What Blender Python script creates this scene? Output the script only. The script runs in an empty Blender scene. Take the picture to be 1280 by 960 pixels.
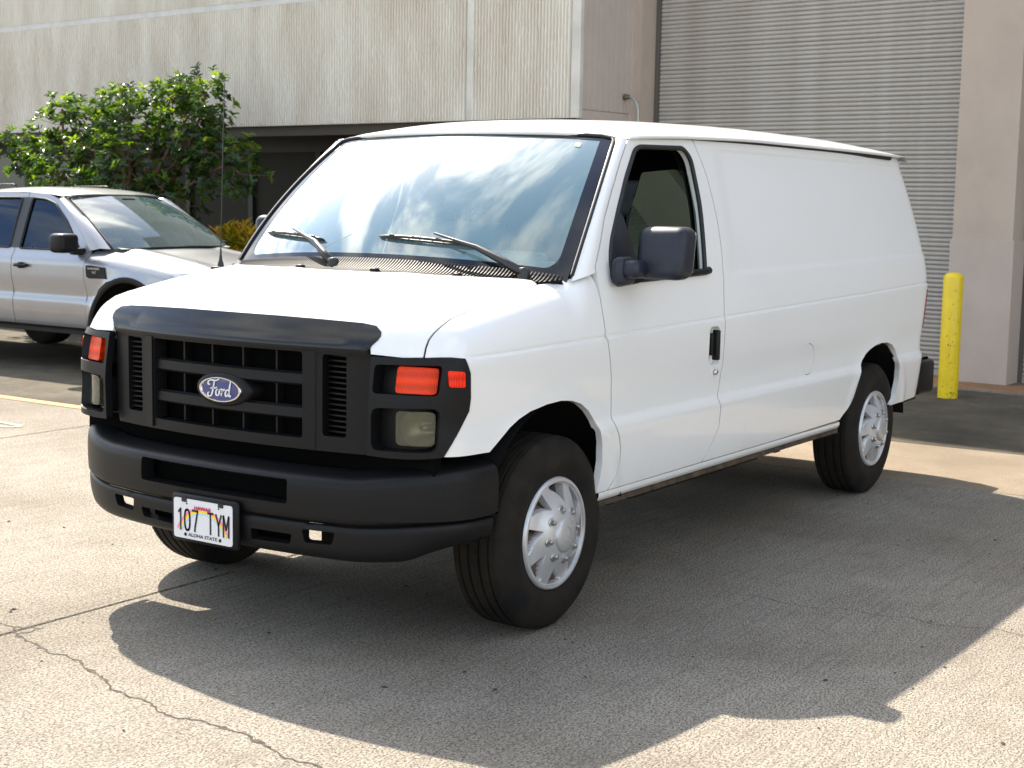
import bpy, bmesh, math, random
import numpy as np
from mathutils import Vector, Matrix
from mathutils.geometry import delaunay_2d_cdt
random.seed(7)
rng = np.random.default_rng(7)
scn = bpy.context.scene
COL = scn.collection
pi = math.pi

# ------------------------------------------------------------------ camera
cam_d = bpy.data.cameras.new('camera'); cam = bpy.data.objects.new('camera', cam_d); COL.objects.link(cam)
yaw, pitch, roll = .592269, .121666, .017395
fw = Vector((math.cos(pitch)*math.cos(yaw), math.cos(pitch)*math.sin(yaw), -math.sin(pitch)))
rt = Vector((math.sin(yaw), -math.cos(yaw), 0)); up = rt.cross(fw)
r2 = math.cos(roll)*rt + math.sin(roll)*up; u2 = -math.sin(roll)*rt + math.cos(roll)*up
M = Matrix((r2, u2, -fw)).transposed().to_4x4(); M.translation = Vector((-4.7935, -3.9763, 1.6569))
cam.matrix_world = M
cam_d.sensor_width = 36; cam_d.lens = 1852.8/1280*36
cam_d.clip_start = .1; cam_d.clip_end = 2000
cam_d.dof.use_dof = True; cam_d.dof.focus_distance = 5.9; cam_d.dof.aperture_fstop = 7.0
scn.camera = cam

# ------------------------------------------------------------------ light
SUN = Vector((.49, .78, 1.0)).normalized()
elev = math.asin(SUN.z); azim = math.atan2(SUN.x, SUN.y)
sd = bpy.data.lights.new('sun', 'SUN'); so = bpy.data.objects.new('sun', sd); COL.objects.link(so)
sd.energy = 5.0; sd.angle = math.radians(.55); sd.color = (1, .90, .765)
so.rotation_euler = SUN.to_track_quat('Z', 'Y').to_euler(); so.location = (10, 15, 20)

wd = bpy.data.worlds.new('World'); scn.world = wd; wd.use_nodes = True
nt = wd.node_tree; nt.nodes.clear()
def wn(t, **k):
    n = nt.nodes.new(t)
    for a, b in k.items(): setattr(n, a, b)
    return n
wo = wn('ShaderNodeOutputWorld'); bg = wn('ShaderNodeBackground'); bg.inputs['Strength'].default_value = .15
sky = wn('ShaderNodeTexSky', sky_type='NISHITA'); sky.sun_disc = False
sky.sun_elevation = elev; sky.sun_rotation = azim; sky.air_density = 1.0; sky.dust_density = 1.0
tc = wn('ShaderNodeTexCoord'); sx = wn('ShaderNodeSeparateXYZ'); nt.links.new(tc.outputs['Generated'], sx.inputs[0])
def wm(op, a, b=None, c=None, clamp=False):
    n = wn('ShaderNodeMath', operation=op); n.use_clamp = clamp
    for i, v in enumerate((a, b, c)):
        if v is None: continue
        if isinstance(v, (int, float)): n.inputs[i].default_value = v
        else: nt.links.new(v, n.inputs[i])
    return n.outputs[0]
dz = wm('ADD', wm('MAXIMUM', sx.outputs['Z'], 0.0), .12)
cx = wm('DIVIDE', sx.outputs['X'], dz); cy = wm('DIVIDE', sx.outputs['Y'], dz)
cb = wn('ShaderNodeCombineXYZ'); nt.links.new(cx, cb.inputs[0]); nt.links.new(cy, cb.inputs[1])
mp = wn('ShaderNodeMapping'); nt.links.new(cb.outputs[0], mp.inputs[0])
mp.inputs['Rotation'].default_value = (0, 0, math.radians(28)); mp.inputs['Scale'].default_value = (1.0, 2.4, 1)
mp.inputs['Location'].default_value = (.35, 1.3, 0)
nz = wn('ShaderNodeTexNoise'); nt.links.new(mp.outputs[0], nz.inputs['Vector'])
nz.inputs['Scale'].default_value = 1.25; nz.inputs['Detail'].default_value = 8; nz.inputs['Roughness'].default_value = .56; nz.inputs['Distortion'].default_value = .35
cr = wn('ShaderNodeMapRange'); nt.links.new(nz.outputs['Fac'], cr.inputs['Value'])
cr.inputs['From Min'].default_value = .445; cr.inputs['From Max'].default_value = .63; cr.interpolation_type = 'SMOOTHSTEP'
mx = wn('ShaderNodeMix', data_type='RGBA'); nt.links.new(cr.outputs[0], mx.inputs['Factor'])
nt.links.new(sky.outputs[0], mx.inputs['A'])
# clouds scatter forward: those nearer the sun are brighter
vd = wn('ShaderNodeVectorMath', operation='DOT_PRODUCT'); nt.links.new(tc.outputs['Generated'], vd.inputs[0]); vd.inputs[1].default_value = tuple(SUN)
gl0 = wm('POWER', wm('MAXIMUM', vd.outputs['Value'], 0.0), 9.0)
lum = wm('MULTIPLY_ADD', gl0, 20.0, 6.6); cc = wn('ShaderNodeCombineColor')
nt.links.new(lum, cc.inputs[0]); nt.links.new(wm('MULTIPLY', lum, .975), cc.inputs[1]); nt.links.new(wm('MULTIPLY', lum, .89), cc.inputs[2])
nt.links.new(cc.outputs[0], mx.inputs['B'])
nt.links.new(mx.outputs['Result'], bg.inputs['Color']); nt.links.new(bg.outputs[0], wo.inputs[0])

scn.view_settings.view_transform = 'Standard'; scn.view_settings.look = 'None'
scn.view_settings.exposure = 1.25; scn.view_settings.gamma = 1
scn.render.engine = 'CYCLES'
scn.cycles.max_bounces = 8; scn.cycles.transparent_max_bounces = 16
scn.cycles.use_denoising = True

# ------------------------------------------------------------------ materials
def mat(name, col=(.5, .5, .5), rough=.5, metal=0.0, coat=0.0, spec=.5, noise=None, bump=None, emis=None, stretch=None, flute=None):
    """noise=(scale, amount, detail[, second colour]); bump=(scale, strength, distance)"""
    m = bpy.data.materials.new(name); m.use_nodes = True
    n = m.node_tree.nodes; l = m.node_tree.links; b = n['Principled BSDF']
    b.inputs['Base Color'].default_value = (*col, 1); b.inputs['Roughness'].default_value = rough
    b.inputs['Metallic'].default_value = metal; b.inputs['Coat Weight'].default_value = coat
    b.inputs['Coat Roughness'].default_value = .04; b.inputs['Specular IOR Level'].default_value = spec
    if noise or bump:
        t = n.new('ShaderNodeTexCoord')
    if noise:
        z = n.new('ShaderNodeTexNoise'); src = t.outputs['Object']
        if stretch:
            q = n.new('ShaderNodeMapping'); l.new(src, q.inputs[0]); q.inputs['Scale'].default_value = stretch; src = q.outputs[0]
        l.new(src, z.inputs['Vector'])
        z.inputs['Scale'].default_value = noise[0]; z.inputs['Detail'].default_value = noise[2]; z.inputs['Roughness'].default_value = .6
        r = n.new('ShaderNodeMapRange'); l.new(z.outputs['Fac'], r.inputs['Value'])
        r.inputs['From Min'].default_value = .35; r.inputs['From Max'].default_value = .65
        x = n.new('ShaderNodeMix'); x.data_type = 'RGBA'; l.new(r.outputs[0], x.inputs['Factor'])
        c2 = noise[3] if len(noise) > 3 else tuple(c*(1-noise[1]) for c in col)
        x.inputs['A'].default_value = (*col, 1); x.inputs['B'].default_value = (*c2, 1)
        l.new(x.outputs['Result'], b.inputs['Base Color'])
    if bump:
        z = n.new('ShaderNodeTexNoise'); l.new(t.outputs['Object'], z.inputs['Vector']); z.inputs['Scale'].default_value = bump[0]; z.inputs['Detail'].default_value = 4
        u = n.new('ShaderNodeBump'); l.new(z.outputs['Fac'], u.inputs['Height']); u.inputs['Strength'].default_value = bump[1]; u.inputs['Distance'].default_value = bump[2]
        l.new(u.outputs[0], b.inputs['Normal'])
    if flute:
        t = n.new('ShaderNodeTexCoord'); w = n.new('ShaderNodeTexWave'); w.bands_direction = 'Y'; w.inputs['Scale'].default_value = flute[0]; w.inputs['Distortion'].default_value = .6; l.new(t.outputs['Object'], w.inputs['Vector'])
        w2 = n.new('ShaderNodeTexWave'); w2.bands_direction = 'Z'; w2.inputs['Scale'].default_value = flute[0]*.12; l.new(t.outputs['Object'], w2.inputs['Vector'])
        a = n.new('ShaderNodeMath'); a.operation = 'ADD'; l.new(w.outputs['Fac'], a.inputs[0]); l.new(w2.outputs['Fac'], a.inputs[1])
        u = n.new('ShaderNodeBump'); l.new(a.outputs[0], u.inputs['Height']); u.inputs['Strength'].default_value = flute[1]; u.inputs['Distance'].default_value = .004; l.new(u.outputs[0], b.inputs['Normal'])
        hs = n.new('ShaderNodeMapRange'); l.new(a.outputs[0], hs.inputs[0]); hs.inputs[1].default_value = .2; hs.inputs[2].default_value = 1.7; hs.inputs[3].default_value = .35; hs.inputs[4].default_value = 1.0
        x = n.new('ShaderNodeMix'); x.data_type = 'RGBA'; l.new(hs.outputs[0], x.inputs['Factor']); x.inputs['A'].default_value = (col[0]*.35, col[1]*.2, col[2]*.2, 1); x.inputs['B'].default_value = (*col, 1); l.new(x.outputs['Result'], b.inputs['Base Color'])
    if emis: b.inputs['Emission Color'].default_value = (*emis[0], 1); b.inputs['Emission Strength'].default_value = emis[1]
    return m

def glass(name, tint, rough=0.0, ior=1.5, haze=0.0, boost=1.0, refl=(1, 1, 1), hcol=(.42, .76, .82)):
    m = bpy.data.materials.new(name); m.use_nodes = True
    n = m.node_tree.nodes; l = m.node_tree.links; n.clear()
    o = n.new('ShaderNodeOutputMaterial'); tr = n.new('ShaderNodeBsdfTransparent'); tr.inputs[0].default_value = (*tint, 1)
    gl = n.new('ShaderNodeBsdfGlossy'); gl.inputs['Roughness'].default_value = rough; gl.inputs['Color'].default_value = (*refl, 1)
    fr = n.new('ShaderNodeFresnel'); fr.inputs['IOR'].default_value = ior
    k = n.new('ShaderNodeMath'); k.operation = 'MULTIPLY'; k.inputs[1].default_value = boost; k.use_clamp = True; l.new(fr.outputs[0], k.inputs[0])
    x = n.new('ShaderNodeMixShader'); l.new(k.outputs[0], x.inputs[0]); l.new(tr.outputs[0], x.inputs[1]); l.new(gl.outputs[0], x.inputs[2])
    last = x
    if haze:
        d = n.new('ShaderNodeBsdfDiffuse'); d.inputs[0].default_value = (*hcol, 1)
        y = n.new('ShaderNodeMixShader'); y.inputs[0].default_value = haze; l.new(x.outputs[0], y.inputs[1]); l.new(d.outputs[0], y.inputs[2]); last = y
    l.new(last.outputs[0], o.inputs[0])
    return m

def paint_mat(name, col, metal=0.0, rough=.28, dirt=(.55, .5, .42), dirt_amt=.35, flake=False):
    m = mat(name, col, rough, metal, coat=.8 if metal else .6)
    n = m.node_tree.nodes; l = m.node_tree.links; b = n['Principled BSDF']
    t = n.new('ShaderNodeTexCoord')
    z = n.new('ShaderNodeTexNoise'); l.new(t.outputs['Object'], z.inputs['Vector']); z.inputs['Scale'].default_value = 2.3; z.inputs['Detail'].default_value = 9; z.inputs['Roughness'].default_value = .7
    r = n.new('ShaderNodeMapRange'); l.new(z.outputs['Fac'], r.inputs['Value']); r.inputs['From Min'].default_value = .5; r.inputs['From Max'].default_value = .8
    s = n.new('ShaderNodeSeparateXYZ'); l.new(t.outputs['Object'], s.inputs[0])
    h = n.new('ShaderNodeMapRange'); l.new(s.outputs['Z'], h.inputs['Value'])   # road film thickens towards the sills
    h.inputs['From Min'].default_value = .75; h.inputs['From Max'].default_value = .42; h.inputs['To Min'].default_value = .12; h.inputs['To Max'].default_value = 1.0
    k = n.new('ShaderNodeMath'); k.operation = 'MULTIPLY'; l.new(r.outputs[0], k.inputs[0]); l.new(h.outputs[0], k.inputs[1])
    k2 = n.new('ShaderNodeMath'); k2.operation = 'MULTIPLY'; k2.inputs[1].default_value = dirt_amt; l.new(k.outputs[0], k2.inputs[0])
    x = n.new('ShaderNodeMix'); x.data_type = 'RGBA'; l.new(k2.outputs[0], x.inputs['Factor'])
    x.inputs['A'].default_value = (*col, 1); x.inputs['B'].default_value = (*dirt, 1)
    s1 = n.new('ShaderNodeTexNoise'); l.new(t.outputs['Object'], s1.inputs['Vector']); s1.inputs['Scale'].default_value = 75; s1.inputs['Detail'].default_value = 2
    s2 = n.new('ShaderNodeMapRange'); l.new(s1.outputs['Fac'], s2.inputs[0]); s2.inputs[1].default_value = .735; s2.inputs[2].default_value = .76
    s3 = n.new('ShaderNodeMath'); s3.operation = 'MULTIPLY'; l.new(s2.outputs[0], s3.inputs[0]); l.new(h.outputs[0], s3.inputs[1])
    x2 = n.new('ShaderNodeMix'); x2.data_type = 'RGBA'; l.new(s3.outputs[0], x2.inputs['Factor']); l.new(x.outputs['Result'], x2.inputs['A']); x2.inputs['B'].default_value = (.13, .09, .05, 1)
    l.new(x2.outputs['Result'], b.inputs['Base Color'])
    w = n.new('ShaderNodeTexNoise'); l.new(t.outputs['Object'], w.inputs['Vector']); w.inputs['Scale'].default_value = 3.5; w.inputs['Detail'].default_value = 1
    u = n.new('ShaderNodeBump'); l.new(w.outputs['Fac'], u.inputs['Height']); u.inputs['Strength'].default_value = .06; u.inputs['Distance'].default_value = .02
    l.new(u.outputs[0], b.inputs['Normal'])
    return m

# ------------------------------------------------------------------ object helpers
def tag(o, label=None, cat=None, group=None, kind=None):
    if label: o['label'] = label
    if cat: o['category'] = cat
    if group: o['group'] = group
    if kind: o['kind'] = kind
    return o
def empty(name, loc=(0, 0, 0), rz=0, **k):
    o = bpy.data.objects.new(name, None); COL.objects.link(o); o.location = loc; o.rotation_euler = (0, 0, rz)
    o.empty_display_size = .2
    return tag(o, **k)

class MB:
    def __init__(s): s.v = []; s.f = []; s.mi = []; s.cur = 0; s.sm = []
    def add(s, vs, fs, smooth=False):
        b = len(s.v); s.v += [tuple(map(float, p)) for p in vs]
        for f in fs: s.f.append(tuple(b+i for i in f)); s.mi.append(s.cur); s.sm.append(smooth)
        return s
    def box(s, a, b, rot=None, at=None):
        x0, y0, z0 = a; x1, y1, z1 = b
        vs = [(x0,y0,z0),(x1,y0,z0),(x1,y1,z0),(x0,y1,z0),(x0,y0,z1),(x1,y0,z1),(x1,y1,z1),(x0,y1,z1)]
        if rot is not None: vs = [tuple(rot @ Vector(p) + Vector(at)) for p in vs]
        return s.add(vs, [(0,3,2,1),(4,5,6,7),(0,1,5,4),(1,2,6,5),(2,3,7,6),(3,0,4,7)])
    def rbox(s, a, b, r=.01, seg=2, smooth=True, warp=None):
        bm = bmesh.new(); bmesh.ops.create_cube(bm, size=1)
        c = [(a[i]+b[i])/2 for i in range(3)]; d = [abs(b[i]-a[i]) for i in range(3)]
        for v in bm.verts: v.co = Vector((c[0]+v.co.x*d[0], c[1]+v.co.y*d[1], c[2]+v.co.z*d[2]))
        r = min(r, min(d)*.49)
        bmesh.ops.bevel(bm, geom=list(bm.edges), offset=r, segments=seg, profile=.5, affect='EDGES', clamp_overlap=True)
        bm.verts.ensure_lookup_table()
        vs = [tuple(warp(v.co)) if warp else tuple(v.co) for v in bm.verts]; fs = [tuple(v.index for v in f.verts) for f in bm.faces]
        bm.free(); return s.add(vs, fs, smooth)
    def tube(s, pts, r, n=8, caps=True, smooth=True, flat=None):
        pts = [Vector(p) for p in pts]; rs = r if hasattr(r, '__len__') else [r]*len(pts)
        vs = []; fs = []; prev = None
        for i, p in enumerate(pts):
            t = (pts[min(i+1, len(pts)-1)]-pts[max(i-1, 0)]).normalized()
            a = prev if prev is not None else (Vector((0, 0, 1)) if abs(t.z) < .9 else Vector((1, 0, 0)))
            u = (a - t*a.dot(t)).normalized(); w = t.cross(u); prev = u
            for k in range(n):
                g = 2*pi*k/n; fl = flat or 1
                vs.append(p + rs[i]*(math.cos(g)*u*fl + math.sin(g)*w))
        for i in range(len(pts)-1):
            for k in range(n):
                k2 = (k+1) % n; fs.append((i*n+k, i*n+k2, (i+1)*n+k2, (i+1)*n+k))
        if caps: fs.append(tuple(range(n))[::-1]); fs.append(tuple((len(pts)-1)*n+k for k in range(n)))
        return s.add(vs, fs, smooth)
    def lathe(s, prof, n=48, axis='y', c=(0, 0, 0), smooth=True, close=False):
        """prof = [(radius, offset along axis)]"""
        vs = []; fs = []; m = len(prof)
        for k in range(n):
            g = 2*pi*k/n; ca, sa = math.cos(g), math.sin(g)
            for r, o in prof:
                if axis == 'y': vs.append((c[0]+r*ca, c[1]+o, c[2]+r*sa))
                elif axis == 'z': vs.append((c[0]+r*ca, c[1]+r*sa, c[2]+o))
                else: vs.append((c[0]+o, c[1]+r*ca, c[2]+r*sa))
        for k in range(n):
            k2 = (k+1) % n
            for i in range(m-1): fs.append((k*m+i, k*m+i+1, k2*m+i+1, k2*m+i))
        return s.add(vs, fs, smooth)
    def grid(s, P, smooth=True, flip=False):
        P = np.asarray(P); a, b = P.shape[:2]
        fs = []
        for i in range(a-1):
            for j in range(b-1):
                f = (i*b+j, i*b+j+1, (i+1)*b+j+1, (i+1)*b+j); fs.append(f[::-1] if flip else f)
        return s.add(P.reshape(-1, 3), fs, smooth)
    def prism(s, poly, fn0, fn1, smooth=False):
        n = len(poly); vs = [fn0(p) for p in poly]+[fn1(p) for p in poly]
        fs = [tuple(range(n)), tuple(range(2*n-1, n-1, -1))]+[(i, n+i, n+(i+1) % n, (i+1) % n) for i in range(n)]
        return s.add(vs, fs, smooth)
    def build(s, name, m, parent=None, fix=True, **k):
        me = bpy.data.meshes.new(name); me.from_pydata(s.v, [], s.f)
        ms = m if isinstance(m, (list, tuple)) else [m]
        for q in ms: me.materials.append(q)
        if len(s.f):
            me.polygons.foreach_set('material_index', s.mi); me.polygons.foreach_set('use_smooth', s.sm)
        if fix:
            bm = bmesh.new(); bm.from_mesh(me); bmesh.ops.recalc_face_normals(bm, faces=bm.faces); bm.to_mesh(me); bm.free()
        me.update()
        o = bpy.data.objects.new(name, me); COL.objects.link(o); o.parent = parent
        return tag(o, **k)

def autosmooth(o, deg=40):
    me = o.data; bm = bmesh.new(); bm.from_mesh(me); c = math.radians(deg)
    for e in bm.edges:
        e.smooth = not (len(e.link_faces) == 2 and e.calc_face_angle(0) > c)
    for f in bm.faces: f.smooth = True
    bm.to_mesh(me); bm.free(); return o

def text_geo(txt, size=1.0):
    cu = bpy.data.curves.new('t', 'FONT'); cu.body = txt; cu.size = size; cu.align_x = 'CENTER'; cu.align_y = 'CENTER'; cu.resolution_u = 3
    o = bpy.data.objects.new('t', cu); COL.objects.link(o)
    dg = bpy.context.evaluated_depsgraph_get(); me = o.evaluated_get(dg).to_mesh()
    vs = [tuple(v.co) for v in me.vertices]; fs = [tuple(p.vertices) for p in me.polygons]
    o.evaluated_get(dg).to_mesh_clear(); bpy.data.objects.remove(o); bpy.data.curves.remove(cu)
    a = np.array(vs); a[:, 0] -= (a[:, 0].max()+a[:, 0].min())/2; a[:, 1] -= (a[:, 1].max()+a[:, 1].min())/2
    return a, fs

def pchip(xs, ys):
    xs = np.array(xs, float); ys = np.array(ys, float); h = np.diff(xs); d = np.diff(ys)/h
    m = np.zeros(len(xs)); m[0] = d[0]; m[-1] = d[-1]
    for i in range(1, len(xs)-1):
        if d[i-1]*d[i] > 0: m[i] = 2/(1/d[i-1]+1/d[i])
    def f(x):
        x = np.asarray(x, float); q = np.clip(x, xs[0], xs[-1]); i = np.clip(np.searchsorted(xs, q)-1, 0, len(xs)-2)
        t = (q-xs[i])/h[i]
        r = (1+2*t)*(1-t)**2*ys[i] + t*(1-t)**2*h[i]*m[i] + t*t*(3-2*t)*ys[i+1] + t*t*(t-1)*h[i]*m[i+1]
        return r + np.where(x < xs[0], (x-xs[0])*m[0], 0) + np.where(x > xs[-1], (x-xs[-1])*m[-1], 0)
    return f
def sstep(a, b, x): t = np.clip((x-a)/(b-a), 0, 1); return t*t*(3-2*t)
def smax(a, b, k): h = np.maximum(k-np.abs(a-b), 0)/k; return np.maximum(a, b)+h*h*k/4
def cast(F, O, D, tmax=3.0, n=26):
    lo = np.zeros(len(O)); hi = np.full(len(O), tmax)
    for _ in range(n):
        m = (lo+hi)/2; ins = F(O+D*m[:, None]) < 0
        lo = np.where(ins, m, lo); hi = np.where(ins, hi, m)
    return O+D*((lo+hi)/2)[:, None]

def densify(poly, sp):
    out = []; n = len(poly)
    for i in range(n):
        a = np.array(poly[i], float); b = np.array(poly[(i+1) % n], float); k = max(1, int(np.ceil(np.linalg.norm(b-a)/sp)))
        for j in range(k): out.append(a+(b-a)*j/k)
    return np.array(out)
def inpoly(P, poly):
    x, y = P[:, 0], P[:, 1]; r = np.zeros(len(P), bool); n = len(poly); j = n-1
    for i in range(n):
        xi, yi = poly[i]; xj, yj = poly[j]
        if yi != yj: r ^= ((yi > y) != (yj > y)) & (x < (xj-xi)*(y-yi)/(yj-yi)+xi)
        j = i
    return r
def chaikin(poly, n=2, closed=True, keep=()):
    P = [np.array(p, float) for p in poly]
    for _ in range(n):
        Q = []; L = len(P)
        for i in range(L if closed else L-1):
            a, b = P[i], P[(i+1) % L]; Q += [a*.75+b*.25, a*.25+b*.75]
        if not closed: Q = [P[0]]+Q+[P[-1]]
        P = Q
    return P
def rpoly(poly, r, seg=3):
    """round the corners of a polygon with radius about r (r may be a list)"""
    out = []; n = len(poly)
    for i in range(n):
        p = np.array(poly[i], float); a = np.array(poly[i-1], float)-p; b = np.array(poly[(i+1) % n], float)-p
        ri = r[i] if hasattr(r, '__len__') else r
        if ri <= 0: out.append(p); continue
        la, lb = np.linalg.norm(a), np.linalg.norm(b); q = min(ri, la*.45, lb*.45); s = p+a/la*q; e = p+b/lb*q
        for k in range(seg+1):
            t = k/seg; out.append((1-t)**2*s+2*t*(1-t)*p+t*t*e)
    return out

def panel(outline, holes, lift, sp, flange=.02, esp=None, hflange=None, extra=None, clear=.016):
    """triangulated curved sheet; lift maps (n,2) domain points to (n,3); the rim turns inwards by flange"""
    esp = esp or sp
    O = densify(outline, esp); H = [densify(h, esp) for h in holes]
    lo, hi = O.min(0), O.max(0)
    gx = np.arange(lo[0], hi[0]+sp, sp); gy = np.arange(lo[1], hi[1]+sp, sp*.9)
    G = np.array([(x+(j % 2)*sp/2, y) for j, y in enumerate(gy) for x in gx])
    keep = inpoly(G, O)
    for h in H: keep &= ~inpoly(G, h)
    G = G[keep]
    if extra is not None and len(extra):
        XE = []; XL = []; base_n = 0
        edge_all = np.vstack([O]+H)
        for ln in extra:
            prev = None
            for q in ln:
                q = np.array(q, float); ok = inpoly(q[None], O)[0] and not any(inpoly(q[None], h)[0] for h in H) and np.hypot(edge_all[:, 0]-q[0], edge_all[:, 1]-q[1]).min() > .006
                if ok:
                    XL.append(q); cur = len(XL)-1
                    if prev is not None: XE.append((prev, cur))
                    prev = cur
                else: prev = None
        X = np.array(XL)
        for q in X: G = G[np.hypot(G[:, 0]-q[0], G[:, 1]-q[1]) > clear] if len(G) else G
    else: X = np.zeros((0, 2)); XE = []
    for L in [O]+H:
        if len(G) == 0: break
        ok = np.ones(len(G), bool)
        for i in range(len(L)):
            a = L[i]; b = L[(i+1) % len(L)]; m = (a+b)/2
            ok &= np.hypot(G[:, 0]-m[0], G[:, 1]-m[1]) > max(esp, sp)*.55
        G = G[ok]
    vs = [Vector(p) for p in O]; es = [(i, (i+1) % len(O)) for i in range(len(O))]
    loops = [(0, len(O))]
    for h in H:
        b = len(vs); vs += [Vector(p) for p in h]; es += [(b+i, b+(i+1) % len(h)) for i in range(len(h))]; loops.append((b, len(h)))
    b = len(vs); vs += [Vector(p) for p in X]; es += [(b+i, b+j) for i, j in XE]
    vs += [Vector(p) for p in G]
    ov, oe, of, ovo, oeo, ofo = delaunay_2d_cdt(vs, es, [], 0, 1e-7)
    P = np.array([tuple(v) for v in ov]); T = np.array([f for f in of if len(f) == 3])
    ce = P[T].mean(1); k = inpoly(ce, O)
    for h in H: k &= ~inpoly(ce, h)
    T = T[k]
    V = lift(P); e = 2e-3
    dU = lift(P+[e, 0])-lift(P-[e, 0]); dV = lift(P+[0, e])-lift(P-[0, e])
    N = np.cross(dU, dV); N /= np.linalg.norm(N, axis=1)[:, None]+1e-12
    inv = {}
    for i, o in enumerate(ovo):
        for q in o: inv[q] = i
    fl = []
    for li, (b, n) in enumerate(loops):
        ids = [inv.get(b+i) for i in range(n)]
        if None in ids: continue
        fl.append((ids, flange if li == 0 else (hflange if hflange is not None else flange)))
    return V, N, T, fl
def panel_obj(name, P, m, parent, mirror=False, sign=1, **k):
    """P from panel(); sign=+1 when N already points outwards"""
    V, N, T, fl = P; V = V.copy(); N = N*sign
    if mirror: V = V*[1, -1, 1]; N = N*[1, -1, 1]
    fv = V[T[:, 1]]-V[T[:, 0]]; gn = np.cross(fv, V[T[:, 2]]-V[T[:, 0]]); s = np.einsum('ij,ij->i', gn, N[T[:, 0]])
    T2 = T.copy(); T2[s < 0] = T2[s < 0][:, ::-1]
    vs = [tuple(p) for p in V]; fs = [tuple(int(i) for i in t) for t in T2]; nn = [tuple(p) for p in N]
    cen = V.mean(0)
    for ids, d in fl:
        if not d: continue
        b = len(vs); L = len(ids); r = min(.004, abs(d)*.4)
        for q in (0, 1, 2):
            off = (0, r*.6, d)[q]
            for i in ids: vs.append(tuple(V[i]-N[i]*off)); nn.append((0, 0, 0))
        for q in (0, 1):
            for i in range(L):
                j = (i+1) % L; fs.append((b+q*L+i, b+q*L+j, b+(q+1)*L+j, b+(q+1)*L+i))
    me = bpy.data.meshes.new(name); me.from_pydata(vs, [], fs)
    for q in (m if isinstance(m, (list, tuple)) else [m]): me.materials.append(q)
    nT = len(T2); sm = np.ones(len(fs), bool); sm[nT:] = False; me.polygons.foreach_set('use_smooth', sm); me.update()
    me.normals_split_custom_set_from_vertices(nn)
    o = bpy.data.objects.new(name, me); COL.objects.link(o); o.parent = parent
    return tag(o, **k)
# ================================================================== ground
def ground_mat(name, c_lo, c_hi, stain, speck=.55, sc=1.0, broom=True, rough=.9, bumpd=.004):
    m = bpy.data.materials.new(name); m.use_nodes = True
    n = m.node_tree.nodes; l = m.node_tree.links; b = n['Principled BSDF']; b.inputs['Roughness'].default_value = rough; b.inputs['Specular IOR Level'].default_value = .25
    t = n.new('ShaderNodeTexCoord')
    def noise(scale, det, ro, vec=None, dist=0):
        z = n.new('ShaderNodeTexNoise'); z.inputs['Scale'].default_value = scale; z.inputs['Detail'].default_value = det; z.inputs['Roughness'].default_value = ro; z.inputs['Distortion'].default_value = dist
        l.new(vec or t.outputs['Object'], z.inputs['Vector']); return z.outputs['Fac']
    def rng_(v, a, b_, c=0, d=1, it='LINEAR'):
        r = n.new('ShaderNodeMapRange'); r.interpolation_type = it; l.new(v, r.inputs[0]); r.inputs[1].default_value = a; r.inputs[2].default_value = b_; r.inputs[3].default_value = c; r.inputs[4].default_value = d; return r.outputs[0]
    def mixc(f, A, B, bl='MIX'):
        x = n.new('ShaderNodeMix'); x.data_type = 'RGBA'; x.blend_type = bl
        if isinstance(f, float): x.inputs['Factor'].default_value = f
        else: l.new(f, x.inputs['Factor'])
        for s, v in (('A', A), ('B', B)):
            if isinstance(v, tuple): x.inputs[s].default_value = (*v, 1)
            else: l.new(v, x.inputs[s])
        return x.outputs['Result']
    def math_(op, a, b_):
        k = n.new('ShaderNodeMath'); k.operation = op
        for i, v in enumerate((a, b_)):
            if isinstance(v, (int, float)): k.inputs[i].default_value = v
            else: l.new(v, k.inputs[i])
        return k.outputs[0]
    mp = n.new('ShaderNodeMapping'); l.new(t.outputs['Object'], mp.inputs[0]); mp.inputs['Scale'].default_value = (.55, 1.0, 1) if broom else (1, 1, 1)
    big = noise(.55, 5, .6); mid = noise(5.5, 6, .65); fine = noise(155*sc, 3, .75, mp.outputs[0]); grit = noise(85*sc, 3, .7, mp.outputs[0])
    st = n.new('ShaderNodeMapping'); l.new(t.outputs['Object'], st.inputs[0]); st.inputs['Scale'].default_value = (.05, 1, 1)
    lines = noise(42*sc, 4, .7, st.outputs[0])
    col = mixc(rng_(mid, .35, .68), c_lo, c_hi)
    col = mixc(rng_(big, .44, .66, 0, .95), col, stain)
    g = math_('MULTIPLY', rng_(fine, .41, .50), rng_(grit, .30, .50, .35, 1.0))
    g2 = rng_(lines, .30, .50, .62 if broom else 1.0, 1.0)
    g = math_('MULTIPLY', g, g2)
    dark = mixc(g, tuple(c*(1-speck) for c in c_lo), (1.0, 1.0, 1.0))
    dk = n.new('ShaderNodeMix'); dk.data_type = 'RGBA'; l.new(g, dk.inputs['Factor'])
    k = 1-speck; dk.inputs['A'].default_value = (k, k*.97, k*.93, 1); dk.inputs['B'].default_value = (1.15, 1.15, 1.15, 1)
    col = mixc(1.0, col, dk.outputs['Result'], 'MULTIPLY')
    pits = rng_(noise(9.0*sc, 2, .5), .20, .235, 0, 1)      # scattered dark chips
    col = mixc(pits, tuple(c*.35 for c in c_lo), col)
    l.new(col, b.inputs['Base Color'])
    bu = n.new('ShaderNodeBump'); l.new(g, bu.inputs['Height']); bu.inputs['Strength'].default_value = .55; bu.inputs['Distance'].default_value = bumpd
    l.new(bu.outputs[0], b.inputs['Normal']); return m
conc = ground_mat('broomed_concrete', (.262, .234, .192), (.312, .282, .236), (.200, .174, .137), .76)
asph = ground_mat('old_asphalt', (.095, .083, .058), (.150, .128, .092), (.045, .040, .030), .6, broom=False)
tan = ground_mat('tan_concrete', (.26, .21, .155), (.31, .26, .195), (.20, .16, .115), .55, broom=False)
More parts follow.
